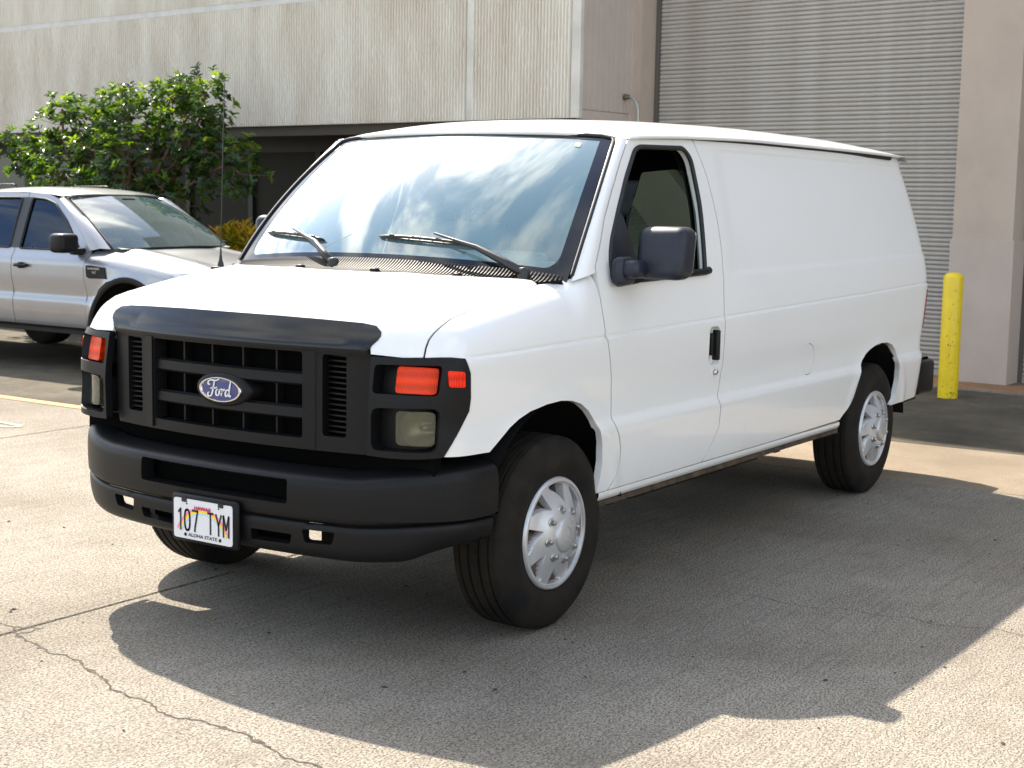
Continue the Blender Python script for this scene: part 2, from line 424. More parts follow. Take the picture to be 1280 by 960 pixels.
terra = ground_mat('stained_apron', (.36, .19, .09), (.44, .25, .13), (.20, .13, .08), .25, broom=False)
base = mat('subgrade', (.16, .14, .12), .95, noise=(3, .4, 5))
MB().grid([[(x, y, -.035) for y in (-900, -40, 0, 40, 900)] for x in (-900, -40, 0, 40, 900)], smooth=False).build('ground', base, kind='structure')
pav = empty('concrete_pavement'); tag(pav, kind='structure')
JY = [.655+3.84*k for k in range(-7, 6)]
def slab(x0, y0, x1, y1, m, top=0.0, par=None, nm='slab'):
    g = .005; b = .006; mb = MB(); a0, b0, a1, b1 = x0+g, y0+g, x1-g, y1-g
    mb.add([(a0+b, b0+b, top), (a1-b, b0+b, top), (a1-b, b1-b, top), (a0+b, b1-b, top), (a0, b0, top-b), (a1, b0, top-b), (a1, b1, top-b), (a0, b1, top-b), (a0, b0, -.034), (a1, b0, -.034), (a1, b1, -.034), (a0, b1, -.034)],
           [(0,1,2,3), (4,5,1,0), (5,6,2,1), (6,7,3,2), (7,4,0,3), (8,9,5,4), (9,10,6,5), (10,11,7,6), (11,8,4,7)])
    return mb.build(nm, m, par)
for k in range(len(JY)-1):
    xe = 4.0 if JY[k] < 4 else 2.97
    for x0, x1 in ((-28, -20), (-20, -12), (-12, -4), (-4, xe)): slab(x0, JY[k], x1, JY[k+1], conc, 0, pav)
asp = empty('asphalt_strip'); tag(asp, kind='structure')
slab(5.5, -26.2, 30, 4.495, asph, 0, asp, 'asphalt_sheet')
for y0_, y1_ in ((-26.2, -7.0), (-7.0, -3.185), (-3.185, .655), (.655, 4.495)): slab(4.0, y0_, 5.5, y1_, tan, 0, pav)
slab(2.97, 4.495, 30, 24, asph, 0, asp, 'asphalt_sheet')
def ribbon(path, ws_, z, name, m, parent=None, **k):
    P = [np.array(p, float) for p in path]; n = len(P); L = []
    for i, p in enumerate(P):
        t = P[min(i+1, n-1)]-P[max(i-1, 0)]; t /= np.linalg.norm(t)+1e-9; a = np.array([-t[1], t[0]]); w = ws_[i] if hasattr(ws_, '__len__') else ws_
        L.append([(p[0]+a[0]*w, p[1]+a[1]*w, z), (p[0]-a[0]*w*.9, p[1]-a[1]*w*.9, z)])
    o = MB().grid(L, smooth=False).build(name, m, parent, fix=False, **k)
    return o
crack_m = mat('crack_fill', (.018, .015, .012), .95, noise=(40, .5, 3, (.09, .075, .05)))
C1 = [(-1.20, 1.5), (-1.24, 1.1), (-1.251, .784), (-1.251, .706), (-1.322, .573), (-1.336, .473), (-1.369, .37), (-1.384, .309), (-1.36, .265), (-1.377, .174), (-1.426, .087), (-1.446, -.033), (-1.519, -.163), (-1.515, -.236), (-1.539, -.271), (-1.522, -.321), (-1.548, -.392), (-1.574, -.459), (-1.586, -.531), (-1.556, -.608), (-1.558, -.726), (-1.556, -.824), (-1.58, -.872), (-1.587, -.931), (-1.611, -1.01), (-1.636, -1.053), (-1.622, -1.104), (-1.625, -1.184), (-1.70, -1.4), (-1.76, -1.7), (-1.85, -2.1)]
C2 = [(.919, -1.226), (.944, -1.43), (.895, -1.593), (.975, -1.759), (.987, -1.834), (.974, -1.935), (1.024, -2.049), (.983, -2.156), (1.028, -2.271), (1.077, -2.38), (1.047, -2.495), (1.06, -2.7), (1.02, -3.1)]
def fract(L, amp, wmin, wmax, seed):
    r = random.Random(seed); out = []; w = []
    for a, b in zip(L[:-1], L[1:]):
        k = max(2, int(math.dist(a, b)/.018))
        for j in range(k): out.append((a[0]+(b[0]-a[0])*j/k+r.gauss(0, amp), a[1]+(b[1]-a[1])*j/k+r.gauss(0, amp))); w.append(r.uniform(wmin, wmax)*(2.6 if r.random() < .06 else 1))
    return out, w
P, w_ = fract(C1, .0045, .0022, .0070, 3); ribbon(P, w_, .0012, 'crack', crack_m, pav)
P, w_ = fract(C2, .0035, .0008, .0026, 5); ribbon(P, w_, .0012, 'crack', crack_m, pav)
P, w_ = fract([(-1.251, .706), (-1.19, .60), (-1.27, .60), (-1.30, .64)], .004, .001, .006, 9); ribbon(P, w_, .0016, 'crack', crack_m, pav)
# loose chips and dead leaves on the slabs
ch = MB(); r_ = random.Random(12)
for _ in range(260):
    x = r_.uniform(-2.2, 4.0); y = r_.uniform(-3.6, 3.0); a = r_.uniform(0, pi); s = r_.choice([.003, .004, .005, .006, .010]); 
    q = [(math.cos(a+k*pi/2)*s*(1.6 if k % 2 else .8), math.sin(a+k*pi/2)*s*(1.6 if k % 2 else .8)) for k in range(4)]
    ch.add([(x+u, y+v, .002) for u, v in q]+[(x, y, .002+s*.6)], [(0, 1, 4), (1, 2, 4), (2, 3, 4), (3, 0, 4)])
ch.build('grit', mat('grit', (.05, .04, .03), .9), label='small dark chips and grit scattered over the concrete', kind='stuff')
yel = mat('worn_yellow_paint', (.52, .26, .06), .8, noise=(9, .5, 8, (.38, .22, .10)))
tag(ribbon([(2.885, 3.9), (2.885, 5.0), (2.89, 7), (2.885, 10), (2.885, 20)], .062, .004, 'parking_line', yel), kind='structure')
fad = mat('faded_marking', (.42, .33, .20), .85, noise=(14, .5, 6, (.30, .25, .18)))
mk = [(2.00+.05*math.sin(t*1.3), 4.83+.55*t) for t in np.linspace(0, 1, 10)]
tag(ribbon([(1.985, 5.6), (1.99, 5.3), (2.0, 5.0), (1.985, 4.86), (1.94, 4.81), (1.89, 4.86), (1.87, 5.0), (1.88, 5.4)], .030, .004, 'ground_marking', fad), kind='structure')

# ================================================================== building
BL = empty('warehouse_building', (9.486, .417, 0), math.radians(85.46-90))
tag(BL, 'beige industrial building with ribbed concrete upper wall and grey roller shutters', 'building')
stucco = mat('pink_stucco', (.49, .40, .325), .9, noise=(1.6, .12, 7), bump=(70, .35, .004))
stucco2 = mat('stucco_plinth', (.50, .41, .345), .9, noise=(1.6, .14, 7), bump=(70, .35, .004))
rib_m = mat('ribbed_concrete', (.82, .78, .69), .95, noise=(2.4, .3, 12, (.69, .62, .52)), bump=(60, .3, .004), stretch=(1, 1, .28))
smooth_c = mat('smooth_concrete', (.68, .645, .57), .9, noise=(2.2, .2, 7), bump=(60, .3, .004))
brown = mat('brown_beam', (.06, .045, .032), .7); dkglass = mat('tinted_panel', (.016, .014, .008), .5, spec=.15); mull = mat('mullion', (.008, .007, .006), .5)
siding_m = mat('pink_siding', (.52, .44, .385), .8, noise=(3, .08, 5))
shut_m = mat('shutter_grey', (.44, .41, .375), .5, noise=(2.5, .16, 6, (.37, .335, .285)), bump=(26, .12, .004))
H = 10.3
MB().box((0, -.46, 1.385), (.62, .13, H)).build('pillar', stucco, BL)
MB().box((-.014, -.478, 0), (.62, .145, 1.385)).build('pillar_base', stucco2, BL)
def stain_streak(): pass
MB().box((0, 3.79, 0), (.62, 4.9, H)).build('pillar', stucco, BL)
MB().box((.02, .13, 4.7), (.62, 3.79, H)).build('upper_wall', stucco, BL)
MB().box((.02, -4.8, 4.7), (.62, -.46, H)).build('upper_wall', stucco, BL)
for s0 in (-5.4, -10.3, -15.2): MB().box((0, s0, 0), (.62, s0+.6, H)).build('pillar', stucco, BL)
MB().box((.02, -22, 4.7), (.62, -5.4, H)).build('upper_wall', stucco, BL); MB().box((.02, -22, 0), (.62, -15.2, 4.7)).build('wall', stucco, BL)
MB().box((.62, -22, 0), (16, 8.5, H)).build('building_core', stucco, BL)
# roller shutters: each curtain is a stack of interlocking curved slats
def slat_mesh(w):
    prof = [(.0, .0), (-.012, .003), (-.020, .012), (-.021, .024), (-.014, .036), (-.003, .041), (.0, .0452)]
    me_o = MB().grid([[(o, s, z) for o, z in prof] for s in (0, w)], flip=True); return me_o
def shutter(s0, s1, x, n, many=True):
    gm_ = mat('shutter_guide', (.10, .09, .08), .6); sh_ = MB().box((x-.02, s0, 4.60), (x+.25, s1, 4.69)).build('roller_shutter', gm_, BL)
    MB().box((x-.05, s0-.002, 0), (x+.02, s0+.045, 4.72)).build('guide_rail', gm_, sh_); MB().box((x-.05, s1-.045, 0), (x+.02, s1+.002, 4.72)).build('guide_rail', gm_, sh_)
    first = None
    MB().box((x-.02, s0+.045, .012), (x+.01, s1-.045, .075)).build('bottom_bar', shut_m, sh_)
    if many:
        mb = slat_mesh(s1-s0-.09); o = mb.build('slat', shut_m, sh_, fix=False); autosmooth(o, 55); o.location = (x, s0+.045, .075)
        for k in range(1, n):
            c = o.copy(); COL.objects.link(c); c.parent = sh_; c.location = (x+random.gauss(0, .0012), s0+.045, .075+k*.0452)
    else:
        mb = MB()
        for k in range(n): mb.grid([[(x+o_, s_, .075+k*.0452+z_) for o_, z_ in [(.0, .0), (-.018, .01), (-.020, .028), (.0, .0452)]] for s_ in (s0+.045, s1-.045)])
        mb.build('slats', shut_m, sh_, kind='stuff')
shutter(.14, 3.78, .33, 102); shutter(-4.79, -.47, .33, 102, False); shutter(-9.69, -5.41, .33, 102, False); shutter(-14.59, -10.31, .33, 102, False)
# projecting upper volume with ribbed concrete face
S0, S1, XR0, ZB, ZT = 3.885, 26.0, -1.0, 2.565, 6.0
MB().box((XR0+.04, S0+.03, ZB), (.0, S1, ZT)).build('upper_volume', smooth_c, BL)
MB().box((.0, 4.9, 2.3), (16, S1, ZT)).build('building_core', smooth_c, BL)
bands = [(S0, S0+.115), (5.37, 5.455)]
for a, b in bands: MB().box((XR0-.004, a, ZB), (XR0+.05, b, 4.05)).build('joint_strip', smooth_c, BL)
for a, b in bands: MB().box((XR0-.004, a, 4.12), (XR0+.05, b, ZT)).build('joint_strip', smooth_c, BL)
MB().box((XR0-.008, S0, 4.05), (XR0+.05, S1, 4.12)).build('ledge_strip', mat('ledge_concrete', (.66, .64, .60), .9, noise=(4, .15, 6)), BL)
rb_ = MB(); rr2 = random.Random(4); pitch_ = .044; s = S0+.125
zs1 = list(np.arange(ZB, 4.05, .045))+[4.05]; zs2 = list(np.arange(4.12, ZT, .12))+[ZT]
while s < 20:
    if any(a-.03 < s < b+.005 for a, b in bands): s += .01; continue
    for zs, far in ((zs1, False), (zs2, True)):
        if far and s < 8: continue
        rows = []
        st_ = zs if s < 17 else zs[::3]+[zs[-1]]
        for z in st_:
            d = .026+rr2.gauss(0, .0025); sh1 = rr2.gauss(0, .0008)
            rows.append([(XR0+.045, s+.000, z), (XR0+.045, s+.010, z), (XR0+.016-d*.3, s+.014, z), (XR0+.006-d, s+.022+sh1, z), (XR0+.006-d+rr2.gauss(0, .002), s+.031+sh1, z), (XR0+.016-d*.3, s+.040, z), (XR0+.045, s+.0438, z)])
        rb_.grid(rows, smooth=False)
    s += pitch_
rb_.build('ribs', rib_m, BL, fix=False, kind='stuff')
# return wall with vertical boards
for k in range(9):
    x0 = XR0+.055+k*.101; MB().rbox((x0, S0+.012, ZB+.09), (x0+.094, S0+.05, 6.0), .006, 1, False).build('siding_board', siding_m, BL)
MB().box((XR0+.03, S0+.008, ZB-.01), (-.02, S0+.06, ZB+.085)).build('siding_trim', siding_m, BL)
MB().box((-.045, S0-.012, ZB-.01), (.0, S0+.06, 6.0)).build('siding_trim', siding_m, BL)
MB().box((XR0+.06, 3.95, 2.44), (XR0+.16, S1, ZB)).build('fascia_beam', brown, BL); MB().box((XR0+.16, 3.95, 2.50), (0, S1, 2.56)).build('soffit', brown, BL)
sgl = 4.9
k = 0
MB().box((-.02, 4.9, 2.28), (.03, S1, 2.50)).build('window_head', mull, BL)
ss = [4.9, 6.14]+[8.81-1.33+1.33*i for i in range(14)]
for a, b in zip(ss[:-1], ss[1:]):
    f = MB(); f.box((-.06, a-.045, 0), (.03, a+.045, 2.28)); f.box((-.03, a+.045, .0), (.02, b-.045, .12)); wf = f.build('window_frame', mull, BL)
    MB().box((-.012, a+.045, .12), (.01, b-.045, 2.28)).build('pane', dkglass if b < 14.5 else mat('teal_pane', (.012, .035, .040), .15), wf)
# apron in front of the shutters
ap = empty('apron', (9.486, .417, 0), math.radians(85.46-90)); tag(ap, kind='structure')
for a, b in ((-12, -8), (-8, -4), (-4, -.2), (-.2, 3.8), (3.8, 8)):
    o = slab(-.50, a, .40, b, terra, .016, ap, 'apron_slab')
slab(-.575, -12, -.50, 8, conc, .010, ap, 'apron_edge')
# bent conduit
PB = empty('bent_pipe', (9.486, .417, 0), math.radians(85.46-90)); tag(PB, 'thin grey conduit bent over at its top beside the left jamb of the big shutter', 'pipe')
pm = mat('galvanised', (.42, .43, .40), .4, .6)
MB().tube([(-.16, 3.70, 0), (-.16, 3.70, 2.62), (-.16, 3.705, 2.70), (-.16, 3.725, 2.76), (-.16, 3.76, 2.805), (-.16, 3.80, 2.825), (-.16, 3.83, 2.83)], .0155, 10).build('tube', pm, PB)
MB().tube([(-.16, 3.82, 2.83), (-.16, 3.87, 2.832), (-.16, 3.885, 2.832)], [.022, .034, .034], 12).build('end_fitting', mat('fitting', (.12, .12, .08), .5, .4), PB)

# ================================================================== bollard
bo = MB(); bo.lathe([(.0875, -.03), (.0875, 1.062), (.084, 1.078), (.070, 1.098), (.045, 1.110), (0, 1.114)], 40, 'z')
ym = mat('bollard_yellow', (.84, .60, .004), .45, coat=.25, noise=(5, .12, 5), bump=(25, .12, .003))
o = bo.build('bollard', ym); o.location = (8.262, .125, 0); tag(o, 'yellow steel bollard with rounded top standing in front of the pillar', 'bollard')
sc_ = MB(); rr3 = random.Random(8)
for _ in range(70):
    a = rr3.gauss(-2.65, .42); z = rr3.choice([rr3.uniform(.1, .6), rr3.uniform(.03, 1.0), rr3.uniform(.0, .05)]); da = rr3.uniform(.02, .09); dz_ = rr3.uniform(.004, .018); R_ = .0882
    sc_.add([(R_*math.cos(a+u), R_*math.sin(a+u), z+v) for u, v in ((0, 0), (da, dz_*.3), (da*.8, dz_), (-da*.2, dz_*.8))], [(0, 1, 2, 3)])
sc_.build('paint_chips', mat('chip_rust', (.09, .06, .02), .8), o, kind='stuff')

# ================================================================== foliage
def leaf_faces(mb, c, d, up, L, w, fold=.25):
    d = d.normalized(); s = d.cross(up)
    if s.length < 1e-3: s = Vector((1, 0, 0))
    s.normalize(); n = s.cross(d)
    p = [c, c+d*L*.35+s*w*.5+n*w*fold, c+d*L*.72+s*w*.46+n*w*fold*.6, c+d*L-n*L*.08, c+d*L*.72-s*w*.46+n*w*fold*.6, c+d*L*.35-s*w*.5+n*w*fold, c+d*L*.5]
    mb.add(p, [(0, 1, 6), (1, 2, 6), (2, 3, 6), (3, 4, 6), (4, 5, 6), (5, 0, 6)])
def leaf_mat(name, col, trans):
    m = bpy.data.materials.new(name); m.use_nodes = True; n = m.node_tree.nodes; l = m.node_tree.links; b = n['Principled BSDF']
    b.inputs['Base Color'].default_value = (*col, 1); b.inputs['Roughness'].default_value = .32; b.inputs['Specular IOR Level'].default_value = .6
    t = n.new('ShaderNodeBsdfTranslucent'); t.inputs[0].default_value = (*trans, 1); x = n.new('ShaderNodeMixShader'); x.inputs[0].default_value = .42
    l.new(b.outputs[0], x.inputs[1]); l.new(t.outputs[0], x.inputs[2]); l.new(x.outputs[0], n['Material Output'].inputs[0]); return m
lm1 = leaf_mat('leaf_green', (.022, .055, .010), (.13, .25, .01)); lm2 = leaf_mat('leaf_dark', (.012, .030, .008), (.045, .10, .008)); lm3 = leaf_mat('leaf_bright', (.06, .12, .012), (.30, .46, .015))
bark = mat('red_bark', (.16, .075, .045), .85, noise=(9, .4, 5))
TR = empty('tree', (7.6, 9.95, 0)); tag(TR, 'small leafy tree with glossy green rosettes and reddish trunk behind the silver pickup', 'tree')
def limb(mb, a, b, r0, r1, bend=.12, n=8, seed=0):
    r = random.Random(seed); a = Vector(a); b = Vector(b); o = Vector((r.uniform(-1, 1), r.uniform(-1, 1), r.uniform(-.3, .6)))*bend*(b-a).length
    P = [a*(1-t)+b*t+o*4*t*(1-t)*.5+Vector((r.gauss(0, .01), r.gauss(0, .01), 0)) for t in [i/(n-1) for i in range(n)]]
    mb.tube(P, [r0+(r1-r0)*i/(n-1) for i in range(n)], 8); return P
blobs = [(0, 1.00, 2.52, .40), (.0, .05, 2.55, .46), (.1, -.90, 2.66, .42), (-.1, 1.85, 2.18, .36), (.05, -1.50, 2.02, .42), (-.2, -.2, 1.95, .62), (-.1, .85, 1.95, .55), (.1, -1.15, 2.86, .24), (.3, .5, 2.75, .28), (.25, -.45, 2.86, .26), (-.1, -.8, 1.62, .36), (-.35, .3, 1.45, .5), (.2, 1.5, 1.6, .4), (.0, 1.25, 2.72, .2), (.1, -1.0, 2.3, .35)]
tk = MB(); fork = Vector((0, .10, 1.1)); limb(tk, (0, 0, -.02), fork, .075, .055, .12, 8, 1)
lf = MB(); r5 = random.Random(21)
for bi, (bx, by, bz_, br) in enumerate(blobs):
    c = Vector((bx, by, bz_)); limb(tk, fork, c, .034, .012, .22, 9, 30+bi)
    for j in range(int(150*br*br*4)):
        while True:
            q = Vector((r5.uniform(-1, 1), r5.uniform(-1, 1), r5.uniform(-1, 1)))
            if .25 < q.length < 1: break
        q = q.normalized()*(q.length**.75)
        p = c+Vector((q.x*br*1.15, q.y*br*1.1, q.z*br*.88))+Vector((r5.gauss(0, .04), r5.gauss(0, .05), r5.gauss(0, .05)))
        ax2 = (q+Vector((0, 0, 1.1))+Vector((r5.gauss(0, .35), r5.gauss(0, .35), r5.gauss(0, .3)))).normalized()
        if j % 9 == 0: tk.tube([c+q*br*.3, c+q*br*.6+Vector((0, 0, -.02)), p], [.007, .005, .003], 5)
        e1 = ax2.orthogonal().normalized(); e2 = ax2.cross(e1); kk = r5.randint(6, 9); ph = r5.uniform(0, 6)
        lf.cur = r5.choices([0, 1, 2], [5, 4, 3 if q.z > .2 else 1])[0]  # brightest leaves picked more often towards the top of each clump
        for t in range(kk):
            a = ph+2*pi*t/kk; dr = (math.cos(a)*e1+math.sin(a)*e2)+ax2*r5.uniform(.15, .9); leaf_faces(lf, p+ax2*r5.uniform(-.02, .02), dr, ax2, r5.uniform(.065, .11), r5.uniform(.03, .044))
tk.build('trunk', bark, TR); lf.build('crown', [lm1, lm2, lm3], TR, fix=False)
cm1 = leaf_mat('croton_yellow', (.62, .42, .015), (.75, .50, .02)); cm2 = leaf_mat('croton_green', (.10, .18, .02), (.30, .40, .03)); cm3 = leaf_mat('croton_red', (.45, .05, .02), (.7, .10, .03))
for i, (cy, hh, lab) in enumerate(((8.20, 1.20, 'yellow croton shrub at the right end of the row by the dark windows'), (8.55, 1.34, 'tallest yellow and green croton shrub in the row by the dark windows'), (8.98, 1.20, 'red tipped croton shrub just behind the pickup windshield'), (9.4, 1.12, 'yellow croton shrub under the small tree'))):
    e = empty('croton_shrub', (7.95, cy, 0)); tag(e, lab, 'shrub', 'croton shrubs along the dark windows')
    stm = MB(); fo = MB(); r6 = random.Random(50+i)
    for j in range(24):
        tip = Vector((r6.gauss(0, .16), r6.gauss(0, .18), hh*r6.uniform(.6, 1.04))); stm.tube([(r6.gauss(0, .03), r6.gauss(0, .03), 0), tuple(tip*.5), tuple(tip)], [.009, .007, .004], 5)
        for t in range(44):
            a = r6.uniform(0, 2*pi); p = tip+Vector((0, 0, r6.uniform(-.30, .03))); fo.cur = r6.choices([0, 1, 2], [9, 4, 2 if i == 2 else .5])[0]
            leaf_faces(fo, p, Vector((math.cos(a), math.sin(a), r6.uniform(.2, 1.4))), Vector((0, 0, 1)), r6.uniform(.10, .17), r6.uniform(.03, .05), .2)
    stm.build('stems', bark, e); fo.build('foliage', [cm1, cm2, cm3], e, fix=False)
# ================================================================== cargo van
white = paint_mat('white_paint', (.80, .80, .79), dirt_amt=.38)
black_plastic = mat('black_plastic', (.008, .008, .009), .42, spec=.20, noise=(90, .25, 3), bump=(420, .10, .001))
mirror_plastic = mat('mirror_plastic', (.016, .021, .036), .45, spec=.4, noise=(14, .45, 5), bump=(300, .1, .001))
rubber = mat('seal_rubber', (.012, .012, .012), .6)
dark_in = mat('dark_interior', (.010, .010, .010), .9, spec=.1)
under_m = mat('underbody', (.012, .011, .010), .9, spec=.1, noise=(12, .5, 4, (.022, .017, .012)))
chrome = mat('chrome', (.75, .75, .75), .12, 1.0)
ws_glass = glass('windshield_glass', (.80, .92, .88), 0.0, 1.52, haze=.15, boost=3.6)  # dusty haze, tinted cyan to stand in for the reflected sky
side_glass = glass('side_glass', (.03, .045, .036), 0.0, 1.5, boost=1.5, refl=(.72, .95, .80))
frit = mat('windshield_frit', (.008, .010, .016), .08, spec=.45)
grille_top_m = mat('grille_top_plastic', (.008, .008, .009), .16, spec=.42, noise=(60, .2, 3), bump=(5, .14, .01))

van = empty('cargo_van')
tag(van, 'white cargo van with black grille and bumper parked across the concrete', 'van')

zb = lambda x: 1.124+.0195*x
_prof = pchip([.30, .44, .50, .60, .70, .752, .772, .80, .86, 1.0, 1.13, 1.152, 1.163, 1.172, 1.3, 1.45, 1.6, 1.75, 1.9, 1.97, 2.1],
              [.90, .957, .976, .990, .999, 1.003, .999, .986, .984, .991, .993, .992, .986, .985, .963, .932, .896, .857, .815, .795, .755])
def W(x, z):
    zz = z-(zb(x)-1.16)*sstep(.95, 1.1, z)*(1-sstep(1.25, 1.6, z))
    w = _prof(zz)
    flat = .9905-.02*sstep(.65, .45, z)
    b = 1-sstep(-.30, .22, x); w = np.where(z < .9, w*(1-b*sstep(.9, .8, z))+flat*b*sstep(.9, .8, z), w)
    w = w-.055*(np.maximum(-x-.1, 0)/.6)**2*.6-.03*(np.maximum(x-3, 0)/1.4)**2
    w = w-.0045*np.exp(-((zz-1.1625)/.0042)**2)*sstep(-.585, -.54, x)
    # stamped upper side panel of the cargo area
    zl = 1.338+.013*(x-1.63); xl = 1.497+.10*(z-1.54)
    w = w-.006*sstep(0, .022, z-zl)*sstep(0, .14, x-xl)*sstep(0, .02, 1.93-z)
    # opened wheel arches roll outwards a little
    for ax, az, ra in ((-.06, .41, .50), (3.44, .40, .49)):
        d = np.hypot((x-ax), (z-az)*1.0); w = w+.007*np.exp(-((d-ra)/.035)**2)*(z > .5)
    return w
_h0 = pchip([-.86, -.80, -.76, -.60, -.44, -.28, -.12, 0, .2, .5], [1.245, 1.262, 1.267, 1.291, 1.320, 1.346, 1.369, 1.384, 1.407, 1.44])
def TH(x, y):
    y = np.abs(y)
    return _h0(x)+.075*sstep(.10, .27, x)*sstep(.80, .93, y)-.031*(y/.86)**2+.004*np.exp(-((y-.30)/.07)**2)*sstep(-.8, -.3, x)
def XF(y, z): return -.845+.035*sstep(.9, 1.25, z)+.055*(np.abs(y)/.7)**2
def F_f(P):
    x, y, z = P[:, 0], np.abs(P[:, 1]), P[:, 2]
    return smax(smax(y-W(x, z), z-TH(x, y), .20), XF(y, z)-x, .15)
_XR = pchip([.3, .78, 1.0, 1.36, 1.49, 1.73, 1.97, 2.1], [4.40, 4.43, 4.465, 4.525, 4.52, 4.47, 4.39, 4.33])
def F_c(P):
    x, y, z = P[:, 0], np.abs(P[:, 1]), P[:, 2]
    return smax(y-W(x, z), x-_XR(z), .30)

SC = np.array([.35, 0, .85])
def s_dom(p):
    d = np.asarray(p, float)-SC; return np.array([math.atan2(-d[1], -d[0]), math.atan2(d[2], math.hypot(d[0], d[1]))])
def s_lift(off=0.0):
    def f(P):
        az, el = P[:, 0], P[:, 1]; D = np.stack([-np.cos(az)*np.cos(el), -np.sin(az)*np.cos(el), np.sin(el)], 1)
        return cast(lambda Q: F_f(Q)-off, np.repeat(SC[None], len(P), 0), D, 2.2)
    return f
def c_lift(off=0.0):
    def f(P):
        n = len(P); u = P[:, 0]; a = np.maximum(u-3.9, 0); D = np.stack([np.sin(a), -np.cos(a), 0*a], 1)
        O = np.stack([np.minimum(u, 3.9), np.zeros(n), P[:, 1]], 1)
        return cast(lambda Q: F_c(Q)-off, O, D, 1.6)
    return f
def side_pt(x, z): return cast(F_f, np.array([[x, 0., z]]), np.array([[0, -1., 0]]))[0]
def front_pt(y, z): return cast(F_f, np.array([[.2, y, z]]), np.array([[-1., 0, 0]]))[0]
def top_pt(x, y): return cast(F_f, np.array([[x, y, .9]]), np.array([[0, 0., 1]]))[0]

def belt_z(x): return 1.1625+(zb(x)-1.16)
def rows_(x0, x1, step=.045):
    R_ = []; X = np.arange(x0, x1, step)
    for d in (-.013, -.0075, -.0045, -.002, 0, .002, .0045, .0075, .013): R_.append([(x, belt_z(min(x, 4.6))+d) for x in X])
    for z in (.735, .748, .757, .765, .773, .782, .793, .806, .822, .842): R_.append([(x, z) for x in X])
    if x1 > 2:
        for d in (-.006, .003, .011, .019, .028): R_.append([(x, 1.338+.013*(x-1.63)+d) for x in X if x > 1.49])
        for z in (1.902, 1.912, 1.921, 1.931): R_.append([(x, z) for x in X if x > 1.49])
    return R_
door_front = [(.769, 1.934), (.649, 1.824), (.534, 1.707), (.435, 1.60), (.357, 1.483), (.304, 1.411), (.309, 1.325), (.313, 1.22), (.318, 1.134), (.345, 1.04), (.366, .956), (.377, .86), (.376, .79), (.388, .763), (.425, .711), (.443, .66), (.447, .608), (.418, .55), (.378, .497)]
door_rear = [(1.378, 1.958), (1.418, 1.873), (1.442, 1.798), (1.456, 1.68), (1.460, 1.572), (1.449, 1.449), (1.427, 1.327), (1.405, 1.24), (1.388, 1.158), (1.387, 1.05), (1.383, .937), (1.362, .84), (1.338, .79), (1.334, .772), (1.352, .735), (1.353, .65), (1.30, .57), (1.222, .499)]
G_ = .0045
def sh(L, d): return [(x+d, z) for x, z in L]

# --- front door (driver) and its twin
win = [(.802, 1.888), (.673, 1.766), (.552, 1.63), (.458, 1.514), (.423, 1.439), (.421, 1.374), (.464, 1.346), (.815, 1.351), (1.25, 1.365), (1.261, 1.419), (1.31, 1.66), (1.314, 1.87), (1.265, 1.915), (.85, 1.905)]
win_r = rpoly(win, [.03, .03, .03, .03, .03, .03, .03, 0, .03, .05, .05, .05, .04, .03])
d_out = sh(door_front, G_)+sh(door_rear, -G_)[::-1]
cup = rpoly([(1.232, 1.117), (1.332, 1.115), (1.343, .938), (1.233, .945)], .025)
d_lift = c_lift()
DOOR = panel(d_out, [win_r, cup], d_lift, .024, flange=.03, esp=.02, hflange=.03, extra=rows_(.30, 1.45))
LINER = panel(d_out, [win_r], c_lift(-.07), .08, flange=0, esp=.08)
for mir in (False, True):
    door = panel_obj('front_door', DOOR, white, van, mir)
    if DOOR[1][0][1] > 0: pass
    panel_obj('door_liner', LINER, dark_in, van, mir)
    s = -1 if mir else 1
    # window seal
    a = np.array(densify(win_r, .03)); P3 = c_lift(.001)(a); P3b = P3.copy()
    if mir: P3 = P3*[1, -1, 1]
    mb = MB(); ring = [tuple(p) for p in P3]+[tuple(P3[0]), tuple(P3[1])]; mb.tube(ring, .011, 6, caps=False)
    mb.build('window_seal', rubber, door)
    sill = [tuple(c_lift(.006)(np.array([[x, z]]))[0]*[1, -s if mir else 1, 1]) for x, z in ((.464, 1.349), (.715, 1.352), (.966, 1.357), (1.238, 1.363), (1.28, 1.369))]
    sill = [(p[0], abs(p[1])*(1 if mir else -1), p[2]) for p in sill]
    MB().tube(sill, [.016, .016, .016, .016, .018], 8).build('window_sill_trim', black_plastic, door)
    # half lowered pane
    pane = rpoly([(.868, 1.796), (.717, 1.65), (.607, 1.499), (.535, 1.359), (1.242, 1.359), (1.298, 1.62), (1.296, 1.814), (1.163, 1.817)], .02)
    PN = panel(pane, [], c_lift(-.022), .06, flange=.005, esp=.04)
    panel_obj('door_window', PN, side_glass, door, mir)
    # recessed cup, pull handle and lock
    CP = panel(cup, [], c_lift(-.03), .03, flange=0, esp=.02); panel_obj('handle_recess', CP, white, door, mir)
    hb = MB(); yy = -.9905*s
    hb.rbox((1.283, yy-.022*s if s > 0 else yy+.004, .962), (1.308, yy+.012 if s > 0 else yy+.022, 1.100), .006)
    hb.rbox((1.255, yy-.004, .985), (1.285, yy+.02, 1.085), .004)
    hb.build('door_handle', mat('handle_black', (.006, .006, .006), .4, spec=.3), door)
    MB().lathe([(0, -.004), (.010, -.005), (.013, -.003), (.014, .004)], 16, 'y', (1.306, -.9955*s, .905)).build('door_lock', chrome, door)

